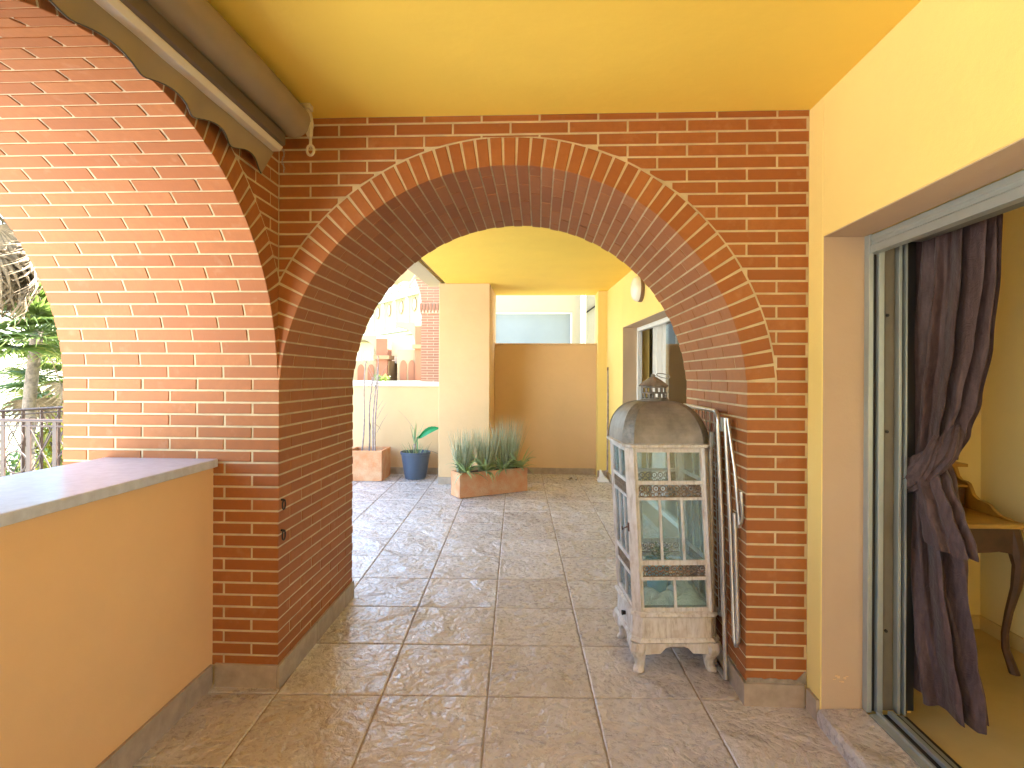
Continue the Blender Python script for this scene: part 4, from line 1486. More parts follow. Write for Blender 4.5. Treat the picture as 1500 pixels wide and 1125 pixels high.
for a, b in ((2.99, 3.40), (3.404, 3.80), (3.804, 4.02)):
    fpart(MB().box(-0.012, 0, a, b, 0.0, 0.14), 'skirting_tile', M['skirt'], bevel=0.0015)
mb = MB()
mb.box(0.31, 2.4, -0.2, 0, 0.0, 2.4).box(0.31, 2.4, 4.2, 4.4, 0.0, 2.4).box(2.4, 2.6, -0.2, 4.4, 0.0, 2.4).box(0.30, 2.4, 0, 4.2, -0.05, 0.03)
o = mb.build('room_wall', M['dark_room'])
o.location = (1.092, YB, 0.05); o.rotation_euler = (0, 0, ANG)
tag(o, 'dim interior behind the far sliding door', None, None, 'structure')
# sheer curtain in the far door
mb = MB()
vs = []; fs = []
n = 60
for i in range(n + 1):
    yy = 1.9 + 0.75 * i / n
    xx = 0.27 + 0.03 * sin(i * 0.9) + 0.015 * sin(i * 2.3)
    vs += [(xx, yy, 0.06), (xx + 0.004, yy, 1.86)]
for i in range(n):
    fs.append((2 * i, 2 * i + 2, 2 * i + 3, 2 * i + 1))
mb.add(vs, fs)
o = mb.build('curtain', M['sheer'], None, smooth=True)
o.location = (1.092, YB, 0.05); o.rotation_euler = (0, 0, ANG)
tag(o, 'white sheer curtain inside the far sliding door', 'curtain')
# oval bulkhead lamp
ol = thing('wall_lamp', 'oval opal bulkhead lamp on the yellow wall above the far door', 'wall lamp', (0.966, 5.47, 2.215), ANG)
mb = MB()
def orr(sc_, x, n=28):
    return [(x, 0.125 * sc_ * cos(2 * pi * k / n), 0.125 * sc_ * sin(2 * pi * k / n)) for k in range(n)]
def stack(mb, rings):
    n = len(rings[0]); vs = [p for r in rings for p in r]; fs = []
    for i in range(len(rings) - 1):
        for k in range(n):
            fs.append((i * n + k, i * n + (k + 1) % n, (i + 1) * n + (k + 1) % n, (i + 1) * n + k))
    fs.append(tuple(range(n))); fs.append(tuple(range((len(rings) - 1) * n, len(rings) * n)))
    return mb.add(vs, fs)
stack(MB(), [orr(1, 0)])
stack(mb, [orr(1.0, -0.002), orr(1.0, -0.028), orr(0.96, -0.034)]).build('lamp_base', simple('dark_lamp_rim', (0.22, 0.12, 0.06), 0.5, 0.1, 8), ol, smooth=True)
stack(MB(), [orr(0.96, 0)])
mb = MB()
stack(mb, [orr(0.97, -0.0345), orr(0.93, -0.058), orr(0.78, -0.080), orr(0.5, -0.094), orr(0.15, -0.099)]).build('lamp_glass', M['lamp_glass'], ol, smooth=True)
# broom in the corner
br = thing('long_handled_dustpan', 'white dustpan with long thin handle standing in the far right corner', 'dustpan', (0.83, 7.1, fz(0.83, 7.1)))
bpy.context.view_layer.update()
zz = fz(0.83, 7.1)
part(MB().tube([(0.845, 7.10, zz + 0.10), (0.862, 7.22, 1.46)], 0.011, 8), 'handle', M['cane'], br, smooth=True)
part(MB().tube([(0.862, 7.22, 1.46), (0.863, 7.223, 1.50)], 0.014, 8), 'grip', simple('brown_grip', (0.15, 0.05, 0.03), 0.6, 0.1, 9), br)
mb = MB()
mb.prism([(0.72, zz + 0.0), (0.86, zz + 0.0), (0.845, zz + 0.035), (0.80, zz + 0.06), (0.77, zz + 0.13), (0.755, zz + 0.13), (0.75, zz + 0.05)], 7.00, 7.16)
part(mb, 'pan', M['white'], br, bevel=0.004)

# dry leaf on the floor
mb = MB()
random.seed(4)
for k in range(6):
    a = k * 1.1; c = Vector((0.40 + 0.03 * k - 0.05, 7.06 + 0.02 * sin(k), fz(0.4, 7.06) + 0.012))
    d = Vector((cos(a) * 0.07, sin(a) * 0.05, 0.022)); s_ = Vector((-sin(a), cos(a), 0.5)) * 0.016
    mb.add([c, c + d * 0.5 + s_, c + d, c + d * 0.5 - s_], [(0, 1, 2), (0, 2, 3)])
tag(mb.build('dry_leaf', M['dry']), 'curled brown dry leaf lying on the far tiles', 'dry leaf')

# ------------------------------------------------------------------ planters of the far patio
def hollow_box(mb, w, d, h, t, top_t=0.0):
    mb.box(-w / 2, w / 2, -d / 2, -d / 2 + t, 0, h)
    mb.box(-w / 2, w / 2, d / 2 - t, d / 2, 0, h)
    mb.box(-w / 2, -w / 2 + t, -d / 2 + t, d / 2 - t, 0, h)
    mb.box(w / 2 - t, w / 2, -d / 2 + t, d / 2 - t, 0, h)
    return mb
def blade(mb, base, dirv, L, w, droop, seg=5, roll=0.0):
    p = Vector(base); d = Vector(dirv).normalized()
    side = d.cross(Vector((0, 0, 1)))
    if side.length < 1e-3: side = Vector((1, 0, 0))
    side.normalize()
    side = (side * cos(roll) + d.cross(side) * sin(roll)).normalized()
    vs = []; fs = []
    for i in range(seg + 1):
        t = i / seg
        ww = w * (1 - t ** 1.6) * (0.55 + 0.9 * min(1, t * 3) * 0.5) if i < seg else 0.0004
        vs += [p - side * ww, p + side * ww]
        if i < seg:
            d = (d + Vector((0, 0, -droop / seg * (0.4 + t)))).normalized()
            p = p + d * (L / seg)
    for i in range(seg):
        fs.append((2 * i, 2 * i + 1, 2 * i + 3, 2 * i + 2))
    mb.add(vs, fs)

lpz = fz(-0.5, 6.3)
ang = atan2(6.437 - 5.972, -0.124 + 0.832)
cxp = (-0.832 - 0.124) / 2 - sin(ang) * 0.11; cyp = (5.972 + 6.437) / 2 + cos(ang) * 0.11
plt = thing('planter', 'long low terracotta trough planter of grasses and agaves in front of the pillar', 'planter', (cxp, cyp, lpz), ang)
PW, PD, PH = 0.845, 0.22, 0.265
mb = MB(); hollow_box(mb, PW, PD, PH, 0.022)
mb.build('trough', M['terracotta'], plt, bevel=0.006)
MB().box(-PW / 2 + 0.02, PW / 2 - 0.02, -PD / 2 + 0.02, PD / 2 - 0.02, 0.01, PH - 0.02).build('soil', M['soil'], plt)
def to_w(x, y, z):
    return (cxp + x * cos(ang) - y * sin(ang), cyp + x * sin(ang) + y * cos(ang), lpz + z)
random.seed(12)
for i, (gx, gh, gr, lab) in enumerate(((-0.32, 0.50, 0.105, 'leftmost, narrow clump of grey-green upright grass in the trough planter'),
                                  (-0.05, 0.50, 0.125, 'middle loose clump of grey-green grass in the trough planter'),
                                  (0.225, 0.62, 0.145, 'tallest and widest clump of grey-green grass at the right of the trough planter'))):
    gr_o = thing('grass_plant', lab, 'grass plant', to_w(gx, 0, PH - 0.02), ang, 'grasses in the trough planter')
    mb = MB()
    for k in range(420):
        a = random.uniform(0, 2 * pi); r = gr * 0.75 * sqrt(random.random())
        t = random.random()
        lean = 0.20 * random.random()
        L = gh * random.uniform(0.45, 1.0)
        blade(mb, (r * cos(a), r * sin(a) * 0.5, 0), (cos(a) * lean + random.gauss(0, 0.10), sin(a) * lean + random.gauss(0, 0.05), 1), L, random.uniform(0.0022, 0.0042), random.uniform(0.0, 0.6), 4, random.uniform(0, 3))
    mb.build('blades', M['grass_blade'], gr_o, kind='stuff')
for i, (gx, lab) in enumerate(((-0.33, 'leftmost green agave rosette spilling over the trough rim'), (-0.10, 'second green agave rosette from the left in the trough'),
                          (0.13, 'third agave rosette from the left in the trough'), (0.34, 'rightmost agave rosette at the end of the trough'))):
    ag = thing('agave_plant', lab, 'agave', to_w(gx, -0.07, PH - 0.005), ang + i, 'agaves in the trough planter')
    for k in range(36):
        a = k * 2.4 + random.gauss(0, 0.2)
        e = random.uniform(0.1, 1.9)
        mb = MB()
        blade(mb, (0.012 * cos(a), 0.012 * sin(a), 0), (cos(a), sin(a), e), random.uniform(0.19, 0.32), random.uniform(0.015, 0.023), random.uniform(0.7, 1.9), 6, random.uniform(-0.5, 0.5))
        mb.build('leaf', M['agave'], ag)

# square terracotta box with bare canes
bz = fz(-2.1, 7.0)
bxp = thing('planter', 'square terracotta box planter with tall bare canes against the low wall', 'planter', (-2.115, 7.02, bz), 0.02)
mb = MB(); hollow_box(mb, 0.44, 0.44, 0.365, 0.03)
mb.build('box', M['terracotta'], bxp, bevel=0.006)
MB().box(-0.19, 0.19, -0.19, 0.19, 0.01, 0.30).build('soil', M['soil'], bxp)
cn = thing('cane_plant', 'bundle of four tall pale bare canes growing from the square box', 'cane plant', (-2.10, 7.02, bz + 0.30))
random.seed(17)
for k, (x, y, lx, L) in enumerate(((-0.10, -0.02, 0.055, 1.15), (-0.04, 0.05, 0.05, 0.95), (0.03, 0.0, 0.045, 1.08), (0.075, -0.04, 0.03, 1.22))):
    mb = MB()
    pts = [(x + lx * t + 0.012 * sin(6 * t + k), y + 0.01 * sin(5 * t + k * 2), L * t) for t in [i / 12 for i in range(13)]]
    mb.tube(pts, 0.011, 7, r1=0.006)
    mb.build('cane', M['cane'], cn, smooth=True)
for k in range(13):
    x = random.uniform(-0.1, 0.1); z = random.uniform(0.25, 1.0); s_ = random.choice((-1, 1, 1))
    L = random.uniform(0.10, 0.34)
    MB().tube([(x, 0, z), (x + s_ * L * 0.28, 0.02, z + L * 0.6), (x + s_ * L * 0.55, 0.03, z + L)], 0.0032, 5, r1=0.0012).build('twig', M['cane'], cn)
for k in range(9):
    mb = MB()
    x = random.uniform(-0.09, 0.16); z = random.uniform(1.0, 1.2) if k > 1 else 0.38
    blade(mb, (x, 0, z), (random.gauss(0, 1), random.gauss(0, 0.4), 0.25 if k > 1 else -0.6), 0.13, 0.009, 0.9, 4)
    mb.build('leaf', M['agave'] if k > 1 else M['dry'], cn)

# slate-blue bucket pot
kz = fz(-1.53, 7.06)
kx, ky = -1.535, 7.05
bp = thing('plant_pot', 'slate blue plastic bucket pot standing against the low wall', 'plant pot', (kx, ky, kz))
MB().lathe([(0.120, 0), (0.128, 0.012), (0.132, 0.02), (0.178, 0.30), (0.186, 0.305), (0.188, 0.335), (0.176, 0.335), (0.168, 0.28)], (0, 0, 0), 36, cap=False).lathe([(0.119, 0.001), (0.001, 0.001)], (0, 0, 0), 36, cap=False).build('pot', M['blue_pot'], bp, smooth=True)
MB().lathe([(0.172, 0.29), (0.01, 0.298)], (0, 0, 0), 24).build('soil', M['soil'], bp)
bpl = thing('potted_plant', 'sparse plant with one broad bright green leaf in the blue pot', 'plant', (kx, ky, kz + 0.29))
random.seed(23)
for k in range(46):
    mb = MB()
    a = random.uniform(0, 2 * pi); r = 0.15 * sqrt(random.random())
    blade(mb, (r * cos(a), r * sin(a), 0), (cos(a) * 0.5, sin(a) * 0.5, 1), random.uniform(0.10, 0.22), 0.0045, random.uniform(0.3, 1.2), 4)
    mb.build('leaf', M['agave'] if k % 3 else M['leaf'], bpl)
for k in range(11):
    mb = MB()
    blade(mb, (-0.01, 0, 0.12), (random.gauss(0, 0.22), random.gauss(0, 0.2), 1), random.uniform(0.22, 0.36), 0.008, 0.25, 5)
    mb.build('leaf', M['agave'], bpl)
MB().tube([(0, 0, 0), (-0.01, 0, 0.14)], 0.016, 8).build('stem', M['cane'], bpl, smooth=True)
MB().tube([(-0.01, 0, 0.3), (-0.09, 0, 0.42), (-0.22, 0, 0.56)], 0.0025, 5, r1=0.001).build('twig', M['cane'], bpl)
MB().tube([(0.02, 0, 0.05), (0.02, 0, 0.22), (0.06, 0, 0.24)], 0.006, 6).build('stem', M['leaf_bright'], bpl)
mb = MB()
vs = []; fs = []
nn = 14
for i in range(nn + 1):
    t = i / nn
    c = Vector((0.04 + 0.27 * t, -0.02, 0.21 + 0.13 * t + 0.04 * sin(pi * t)))
    w = 0.048 * sin(pi * min(1, t * 1.02)) ** 0.7 * (1.1 - 0.4 * t) + 0.002
    up = Vector((-0.25, 0.35, 1)).normalized()
    vs += [c - up * w + Vector((0, -0.015, 0)), c, c + up * w * 0.8 + Vector((0, -0.02, 0.004 * (i % 2)))]
for i in range(nn):
    for j in (0, 1):
        fs.append((3 * i + j, 3 * i + j + 1, 3 * i + j + 4, 3 * i + j + 3))
mb.add(vs, fs)
mb.build('broad_leaf', M['leaf_bright'], bpl, smooth=True, label='broad bright green leaf')
for s_ in (1,):
    mb = MB(); blade(mb, (0.16, -0.02, 0.06), (0.9, -0.1, -0.1), 0.24, 0.012, 0.9, 5)
    mb.build('leaf', M['dry'], bpl, label='drooping yellow dry leaf')

# far awning on the left of the far patio
fa = thing('folding_awning', 'cream fabric awning with white folding arms beyond the far ceiling edge', 'awning', (-1.4, 7.0, 2.7))
bpy.context.view_layer.update()
M['canvas'] = leafy_mat('cream_canvas', (0.62, 0.50, 0.30), (0.56, 0.45, 0.26), 0.2)
part(MB().add([(-1.372, 3.62, 2.80), (-2.75, 3.62, 2.50), (-2.75, 7.05, 2.50), (-1.372, 7.05, 2.80)], [(0, 1, 2, 3)]), 'canopy', M['canvas'], fa)
mb = MB()
vs = []; fs = []
n = 64
for i in range(n + 1):
    t = i / n
    x = -1.40 - 1.35 * t; z = 2.80 - 0.30 * t
    vs += [(x, 7.05, z), (x, 7.06 + 0.01 * sin(t * 40), z - 0.17 - 0.03 * abs(sin(t * pi * 9)))]
for i in range(n):
    fs.append((2 * i, 2 * i + 2, 2 * i + 3, 2 * i + 1))
mb.add(vs, fs)
part(mb, 'valance', M['canvas'], fa, smooth=True)
mb = MB()
vs = []; fs = []
n = 120
for i in range(n + 1):
    t = i / n
    y = 3.62 + 3.43 * t
    vs += [(-2.75, y, 2.50), (-2.76 + 0.01 * sin(t * 70), y, 2.33 - 0.03 * abs(sin(t * pi * 22)))]
for i in range(n):
    fs.append((2 * i, 2 * i + 2, 2 * i + 3, 2 * i + 1))
mb.add(vs, fs)
part(mb, 'valance', M['canvas'], fa, smooth=True)
part(MB().tube([(-2.74, 3.62, 2.50), (-2.74, 7.05, 2.50)], 0.025, 8), 'front_bar', M['white'], fa, smooth=True)
part(MB().tube([(-2.5, 6.9, 2.54), (-1.60, 6.9, 2.46), (-1.40, 6.9, 2.78)], 0.026, 8), 'folding_arm', M['white'], fa)
part(MB().tube([(-2.5, 3.8, 2.54), (-1.95, 4.4, 2.56), (-1.40, 3.8, 2.78)], 0.026, 8), 'folding_arm', M['white'], fa)

# ------------------------------------------------------------------ neighbours seen through the niche opening
nb = thing('apartment_building', 'cream building with a large white blind window seen above the niche wall', 'building', (0, 10.5, -6))
bpy.context.view_layer.update()
mb = MB()
mb.box(-1.75, -0.85, 10.5, 13, -6, 14)  # carried up out of view so the building keeps sun off the niche
mb.box(0.598, 0.74, 10.5, 13, -6, 14)
mb.box(-0.85, 0.598, 10.5, 13, 2.575, 14)
mb.box(-0.85, 0.598, 10.5, 13, -6, 1.0)
part(mb, 'wall', M['cream_far'], nb)
wf = part(MB().box(-0.85, 0.598, 10.54, 10.60, 2.535, 2.575).box(-0.85, -0.82, 10.54, 10.60, 1.0, 2.535).box(0.568, 0.598, 10.54, 10.60, 1.0, 2.535).box(-0.82, 0.568, 10.54, 10.60, 1.0, 1.04), 'window', M['alu_white'], nb)
bpy.context.view_layer.update()
part(MB().box(-0.82, 0.568, 10.56, 10.57, 1.04, 2.535), 'blind', M['blind'], wf)
part(MB().box(0.744, 0.80, 10.42, 10.5, -6, 14), 'corner_trim', M['white'], nb)
part(MB().tube([(0.83, 10.45, -6), (0.83, 10.45, 6)], 0.018, 8), 'downpipe', M['steel'], nb)
mb = MB()
mb.prism([(0.86, -6), (6.6, -6), (6.6, 14), (0.86, 14)], 10.8, 13)
part(mb, 'panel_wall', M['grey_panel'], nb)
mb = MB(); mb.prism([(0.86, 2.56), (1.6, 3.1), (1.6, 3.13), (0.86, 2.595)], 10.77, 10.8)
part(mb, 'sloping_rail', M['rubber'], nb)

# ------------------------------------------------------------------ brick pier and arcade beyond the parapet
def far_pier():
    t = thing('brick_pier', 'tall brick pier with a dentil band beside the plaster pillar, beyond the parapet', 'brick pier', (-2.1, 11.0, 0))
    bpy.context.view_layer.update()
    b = MB()
    x0, x1, y0, y1 = -2.30, -1.72, 11.0, 11.5
    b.box(x0 + .004, x1, y0 + .004, y1, -6, 2.60)
    b.box(x0 - 0.02, x1, y0 - 0.02, y1, 2.60, 2.80)
    prof = [(x0, 2.80)]
    for i in range(9):
        a = i / 8 * 1.1
        prof.append((x0 - 0.9 * (1 - cos(a)), 2.80 + 0.9 * sin(a)))
    prof += [(prof[-1][0], 5.0), (x1, 5.0), (x1, 2.80)]
    b.prism(prof, y0 + 0.004, y1)
    part(b, 'mortar', M['mortar_far'], t)
    bs = BrickSet(t, M['brick_far'])
    F = Face((0, y0, 0), (1, 0, 0), (0, 1, 0))
    z = 1.0; n = 0
    while z < 4.2:
        if not (2.57 < z < 2.80):
            l = x0
            if z > 2.80:
                a = asin(min(1, (z - 2.80) / 0.9)); l = x0 - 0.9 * (1 - cos(a)) if z < 3.7 else x0 - 0.5
            lay(bs, F, l, x1, z, z + BHT, n, x0 + (0 if n % 2 else PITCH / 2))
        z += CH; n += 1
    for i in range(9):
        xx = x0 - 0.02 + i * 0.064
        bs.put('soldier_brick', [(xx, 2.66), (xx + 0.048, 2.66), (xx + 0.048, 2.79), (xx, 2.79)], Face((0, y0 - 0.045, 0), (1, 0, 0), (0, 1, 0)), 0.05)
        bs.put('soldier_brick', [(xx + 0.01, 2.61), (xx + 0.038, 2.61), (xx + 0.038, 2.655), (xx + 0.01, 2.655)], Face((0, y0 - 0.032, 0), (1, 0, 0), (0, 1, 0)), 0.05)
    bpy.context.view_layer.update()
    bs.flush()
    # yellow soffit of the arch springing left
    m2 = MB()
    q = prof[1:10]
    vs = []; fs = []
    for i, (a, z) in enumerate(q):
        vs += [(a - 0.004, y0 + 0.02, z - 0.001), (a - 0.004 - 0.0, y1 + 2.2, z - 0.001)]
    for i in range(len(q) - 1):
        fs.append((2 * i, 2 * i + 1, 2 * i + 3, 2 * i + 2))
    m2.add(vs, fs)
    part(m2, 'arch_soffit', M['render'], t)
far_pier()

def arcade(name_label, y, x0, x1, pierx, pw, ztop, zspring, niches, ntop):
    """far loggia: wall with blind niches, brick pier with ledge, curved soffit"""
    t = thing('arcade', name_label, 'arcade', ((x0 + x1) / 2, y, -6))
    bpy.context.view_layer.update()
    part(MB().box(x0, x1, y, y + 2.2, -6, zspring - 0.18), 'wall', M['cream_arcade'], t)
    part(MB().box(pierx, pierx + pw, y - 0.12, y + 0.5, -6, zspring - 0.14), 'pier', M['niche_far'], t)
    part(MB().box(pierx - 0.08, pierx + pw + 0.08, y - 0.20, y + 0.55, zspring - 0.14, zspring), 'pier_ledge', M['orange_far'], t)
    part(MB().box(pierx, pierx + pw, y - 0.12, y + 0.5, zspring, ztop), 'upper_pier', M['niche_far'], t)
    m_ = MB(); R_ = (ztop - zspring) * 0.95
    pl = []
    for i in range(13):
        a = pi / 2 * i / 12
        pl.append((pierx - R_ + R_ * cos(a), zspring + R_ * sin(a)))
    pl += [(x0, ztop), (x0, ztop + 0.12), (pierx, ztop + 0.12)]
    part(m_.prism(pl, y - 0.1, y + 2.0), 'arch_soffit', M['yellow_far'], t)
    for nx in niches:
        m_ = MB(); w = 0.115
        pl = [(nx - w, 0.6), (nx + w, 0.6), (nx + w, ntop - 0.22)]
        for i in range(9):
            a = pi * i / 8
            pl.append((nx + w * cos(a), ntop - 0.22 + 0.22 * sin(a)))
        pl += [(nx - w, ntop - 0.22)]
        part(m_.prism(pl, y - 0.035, y - 0.002), 'arched_niche', M['niche_far'], t)
    return t

arcade('right half of the far arcade: ochre wall with arched niches and brick pier', 20.0, -5.02, -3.0, -4.36, 0.45, 3.15, 2.49, (-4.80, -4.50), 1.95)
arcade('left half of the far arcade: low orange arch with brick pier and small niches', 20.3, -7.4, -5.42, -5.83, 0.40, 2.72, 2.12, (-6.42, -6.05), 1.80)
cv = thing('garden_building', 'low white building with small canopy and curtained door between the two arcades', 'building', (-5.2, 22, -6))
bpy.context.view_layer.update()
part(MB().box(-6.6, -4.5, 22.5, 24, -6, 3.0), 'wall', M['cream_far'], cv)
part(MB().box(-5.95, -5.05, 21.3, 22.5, 2.02, 2.10), 'canopy', M['white_far'], cv)
part(MB().box(-6.0, -5.0, 21.2, 21.3, 1.86, 2.08), 'canopy_fascia', M['white_far'], cv)
part(MB().box(-5.75, -5.25, 22.44, 22.5, -0.5, 1.85), 'door', M['sheer'], cv)
part(MB().box(-5.53, -5.49, 22.40, 22.44, -0.5, 1.85).box(-5.80, -5.75, 22.40, 22.44, -0.5, 1.85), 'door_frame', M['grey_panel'], cv)
gw = thing('garden_wall', 'low ochre garden wall in front of the far arcade', 'wall', (-6, 19.4, -6))
bpy.context.view_layer.update()
part(MB().box(-9, -3, 19.2, 19.35, -6, 1.14), 'rendered_wall', M['orange_far'], gw)
part(MB().box(-9, -3, 19.16, 19.39, 1.14, 1.22), 'coping', M['white_coping'], gw)

# big pale building with portholes, far away
wbld = thing('white_building', 'pale building with a row of oval portholes under a stepped cornice far beyond the arcade', 'building', (-7.19, 33.65, -6), math.atan2(0.607, 0.794))
def wp(mb, n, m, parent=None, **k):
    return mb.build(n, m, parent or wbld, **k)
wp(MB().box(0, 8, -3, 16, 0, 12.6), 'wall', M['yellow_far'])
wp(MB().box(-0.25, 8, -3.2, 16.2, 12.25, 12.42).box(-0.40, 8, -3.3, 16.3, 12.42, 12.62).box(-0.55, 8, -3.4, 16.4, 12.62, 12.9), 'cornice', M['white_far'])
wp(MB().box(-0.12, 0, -3, 16, 10.2, 10.4).box(-0.5, 0, -3, 16, 9.9, 10.0), 'string_course', M['white_far'])
for i in range(9):
    s_ = -0.45 + 1.95 * i
    wp(MB().box(-0.10, 0, s_ - 0.16, s_ + 0.16, 10.4, 12.25), 'pilaster', M['white_far'])
    c = s_ + 0.975
    f_ = MB(); vs = []; fs = []
    n = 20
    for r_, x in ((0.34, -0.02), (0.34, -0.06), (0.27, -0.06), (0.27, -0.02)):
        vs += [(x, c + r_ * 0.9 * cos(2 * pi * k / n), 11.72 + r_ * 1.25 * sin(2 * pi * k / n)) for k in range(n)]
    for i2 in range(3):
        for k in range(n):
            fs.append((i2 * n + k, i2 * n + (k + 1) % n, (i2 + 1) * n + (k + 1) % n, (i2 + 1) * n + k))
    f_.add(vs, fs)
    fo = wp(f_, 'porthole', M['orange_far'])
    MB().prism([(c + 0.24 * cos(2 * pi * k / n), 11.72 + 0.335 * sin(2 * pi * k / n)) for k in range(n)], -0.03, -0.01, 'x').build('pane', M['grey_panel'], fo)
for i in range(8):
    s_ = 0.5 + 1.95 * i
    for z in (2.4, 5.2, 7.8):
        w_ = wp(MB().box(-0.04, 0.02, s_ - 0.45, s_ + 0.45, z, z + 1.3), 'window', M['white'])
        MB().box(-0.05, -0.041, s_ - 0.38, s_ + 0.38, z + 0.06, z + 1.24).build('pane', M['window_dark'], w_)
tb = thing('tower_block', 'distant white apartment block with stacked balconies at the left of the sky gap', 'building', (-31, 78, -6))
MB().box(-5, 3, 0, 10, 0, 19).build('wall', M['white'], tb)
for z in range(5):
    for x in (-3.5, 0.2):
        fo = MB().box(x - 1.1, x + 1.1, -1.0, 0, 4.2 + z * 3, 4.4 + z * 3).box(x - 1.1, x + 1.1, -1.0, -0.95, 4.4 + z * 3, 5.3 + z * 3).build('balcony', M['white'], tb)
        MB().box(x - 0.8, x + 0.8, -0.06, 0.02, 4.5 + z * 3, 6.6 + z * 3).build('window', M['window_dark'], tb)

# ------------------------------------------------------------------ unseen upper storey, added so its mass shades both patios
up = thing('upper_storey', 'plaster upper storey of the house above the terrace ceiling', 'upper storey', (1.5, 0, CEIL + 0.42))
bpy.context.view_layer.update()
part(MB().box(-2.3, 2.6, -3.2, YB, CEIL + 0.421, 6.2).box(-1.1, 5.2, YB, 7.7, CEIL + 0.421, 6.2), 'wall', M['yellow_wall'], up)
part(MB().box(-2.5, 2.8, -3.4, YB + 0.2, 6.2, 6.4), 'roof_edge', M['white'], up)
part(MB().box(-1.3, 5.4, YB + 0.202, 7.9, 6.2, 6.4), 'roof_edge', M['white'], up)

# ------------------------------------------------------------------ railing
rl = thing('balcony_railing', 'bronze wrought iron railing with rings and crosses seen through the left arch', 'railing', (-4, 4.45, 0.06))
bpy.context.view_layer.update()
def rail_run(p0, p1, first):
    p0 = Vector(p0); p1 = Vector(p1)
    L = (p1 - p0).length; d = (p1 - p0) / L
    n = round(L / 0.222); sp = L / n
    def P(s, z): q = p0 + d * s; return (q.x, q.y, z)
    zt, zb = 1.0, 0.15
    for z, r in ((zt, 0.014), (0.955, 0.008), (zb, 0.012)):
        part(MB().tube([P(0, z), P(L, z)], r, 8), 'rail', M['rail_paint'], rl, smooth=True)
    nx = d.cross(Vector((0, 0, 1)))
    for i in range(n + 1):
        q = p0 + d * (i * sp)
        w = 0.017
        m_ = MB()
        c = [q - d * w - nx * 0.006, q + d * w - nx * 0.006, q + d * w + nx * 0.006, q - d * w + nx * 0.006]
        m_.add([(v.x, v.y, 0.03) for v in c] + [(v.x, v.y, zt) for v in c], [(0, 1, 2, 3), (4, 5, 6, 7), (0, 1, 5, 4), (1, 2, 6, 5), (2, 3, 7, 6), (3, 0, 4, 7)])
        part(m_, 'post', M['rail_paint'], rl)
        if i == n: break
        m = (i + 0.5) * sp
        if (i + first) % 2:
            for z, r in ((0.855, 0.062), (0.66, 0.090), (0.44, 0.090), (0.255, 0.062)):
                part(MB().tube([P(m + r * cos(a), z + r * sin(a)) for a in [2 * pi * k / 22 for k in range(22)]], 0.006, 6, closed=True), 'ring', M['rail_paint'], rl, smooth=True)
        else:
            for z0, z1 in ((0.15, 0.55), (0.55, 0.95)):
                part(MB().tube([P(m - sp / 2, z0), P(m + sp / 2, z1)], 0.006, 6).tube([P(m - sp / 2, z1), P(m + sp / 2, z0)], 0.006, 6), 'cross', M['rail_paint'], rl)
rail_run((-5.46, 4.45, 0), (-2.60, 4.45, 0), 0)
rail_run((-5.46, 4.45, 0), (-5.42, 7.33, 0), 1)
tag(MB().box(-5.6, 1.0, YB + 0.05, 8.2, -0.35, -0.10).box(-2.05, 1.0, -3.2, YB, -0.35, -0.10).build('terrace_slab', M['paving_far']), 'terrace slab carrying the tiles', None, None, 'structure')

# ------------------------------------------------------------------ garden
mb = MB()
n = 40
vs = []; fs = []
random.seed(2)
for i in range(n + 1):
    for j in range(n + 1):
        u = (i / n * 2 - 1); v = (j / n * 2 - 1)
        x = 900 * u * abs(u) ; y = 900 * v * abs(v)
        vs.append((x, y, -6 + random.uniform(-0.08, 0.08)))
for i in range(n):
    for j in range(n):
        a = i * (n + 1) + j
        fs.append((a, a + n + 1, a + n + 2, a + 1))
mb.add(vs, fs)
tag(mb.build('ground', M['ground']), 'garden ground far below the terrace', None, None, 'structure')
tag(MB().box(-60, -2.4, -50, 7, -6.3, -5.85).build('paving', M['white_coping']), 'pale sunlit paving beside the house', None, None, 'structure')  # pale sheet widened out of view to bounce light onto soffit and ceiling

def fan_mesh(name, mat, seed, R=0.85, arc=4.2, nseg=24, droop=0.5):
    rnd = random.Random(seed)
    mb = MB()
    mb.tube([(0, 0, 0), (0.45, 0, 0.10), (0.9, 0, 0.06)], 0.018, 5, r1=0.010)
    for k in range(nseg):
        a = -arc / 2 + arc * k / (nseg - 1)
        L = R * (0.75 + 0.35 * cos(a * 0.5)) * rnd.uniform(0.85, 1.08)
        base = Vector((0.9, 0, 0.06))
        d = Vector((cos(a), sin(a), 0.12))
        p = base; w = 0.02
        vs = []; nn = 5
        sd = Vector((-sin(a), cos(a), 0))
        for i in range(nn + 1):
            t = i / nn
            ww = (0.010 + 0.026 * sin(pi * min(1, t * 1.15 + 0.1))) * (1 - t ** 3) + 0.002
            vs += [p - sd * ww + Vector((0, 0, -0.012)), p + Vector((0, 0, 0.006)), p + sd * ww + Vector((0, 0, -0.012))]
            d = (d + Vector((0, 0, -droop * t * t * 1.6 + rnd.uniform(-0.04, 0.04)))).normalized()
            p = p + d * (L / nn)
        fs = []
        for i in range(nn):
            for j in (0, 1):
                fs.append((3 * i + j, 3 * i + j + 1, 3 * i + j + 4, 3 * i + j + 3))
        mb.add(vs, fs)
    return mb.mesh(name, mat)
M['palm'] = leafy_mat('palm_green', (0.13, 0.18, 0.035), (0.08, 0.13, 0.03))
M['palm_y'] = leafy_mat('palm_yellow_green', (0.26, 0.25, 0.06), (0.14, 0.17, 0.04))
gm = [fan_mesh('frond', M['palm'], i, droop=0.35 + 0.15 * i) for i in range(3)] + [fan_mesh('frond', M['palm_y'], 9, droop=0.6)]
dm = [fan_mesh('dry_frond', M['dry'], 20 + i, R=0.8, arc=3.0, nseg=18, droop=1.3) for i in range(2)]
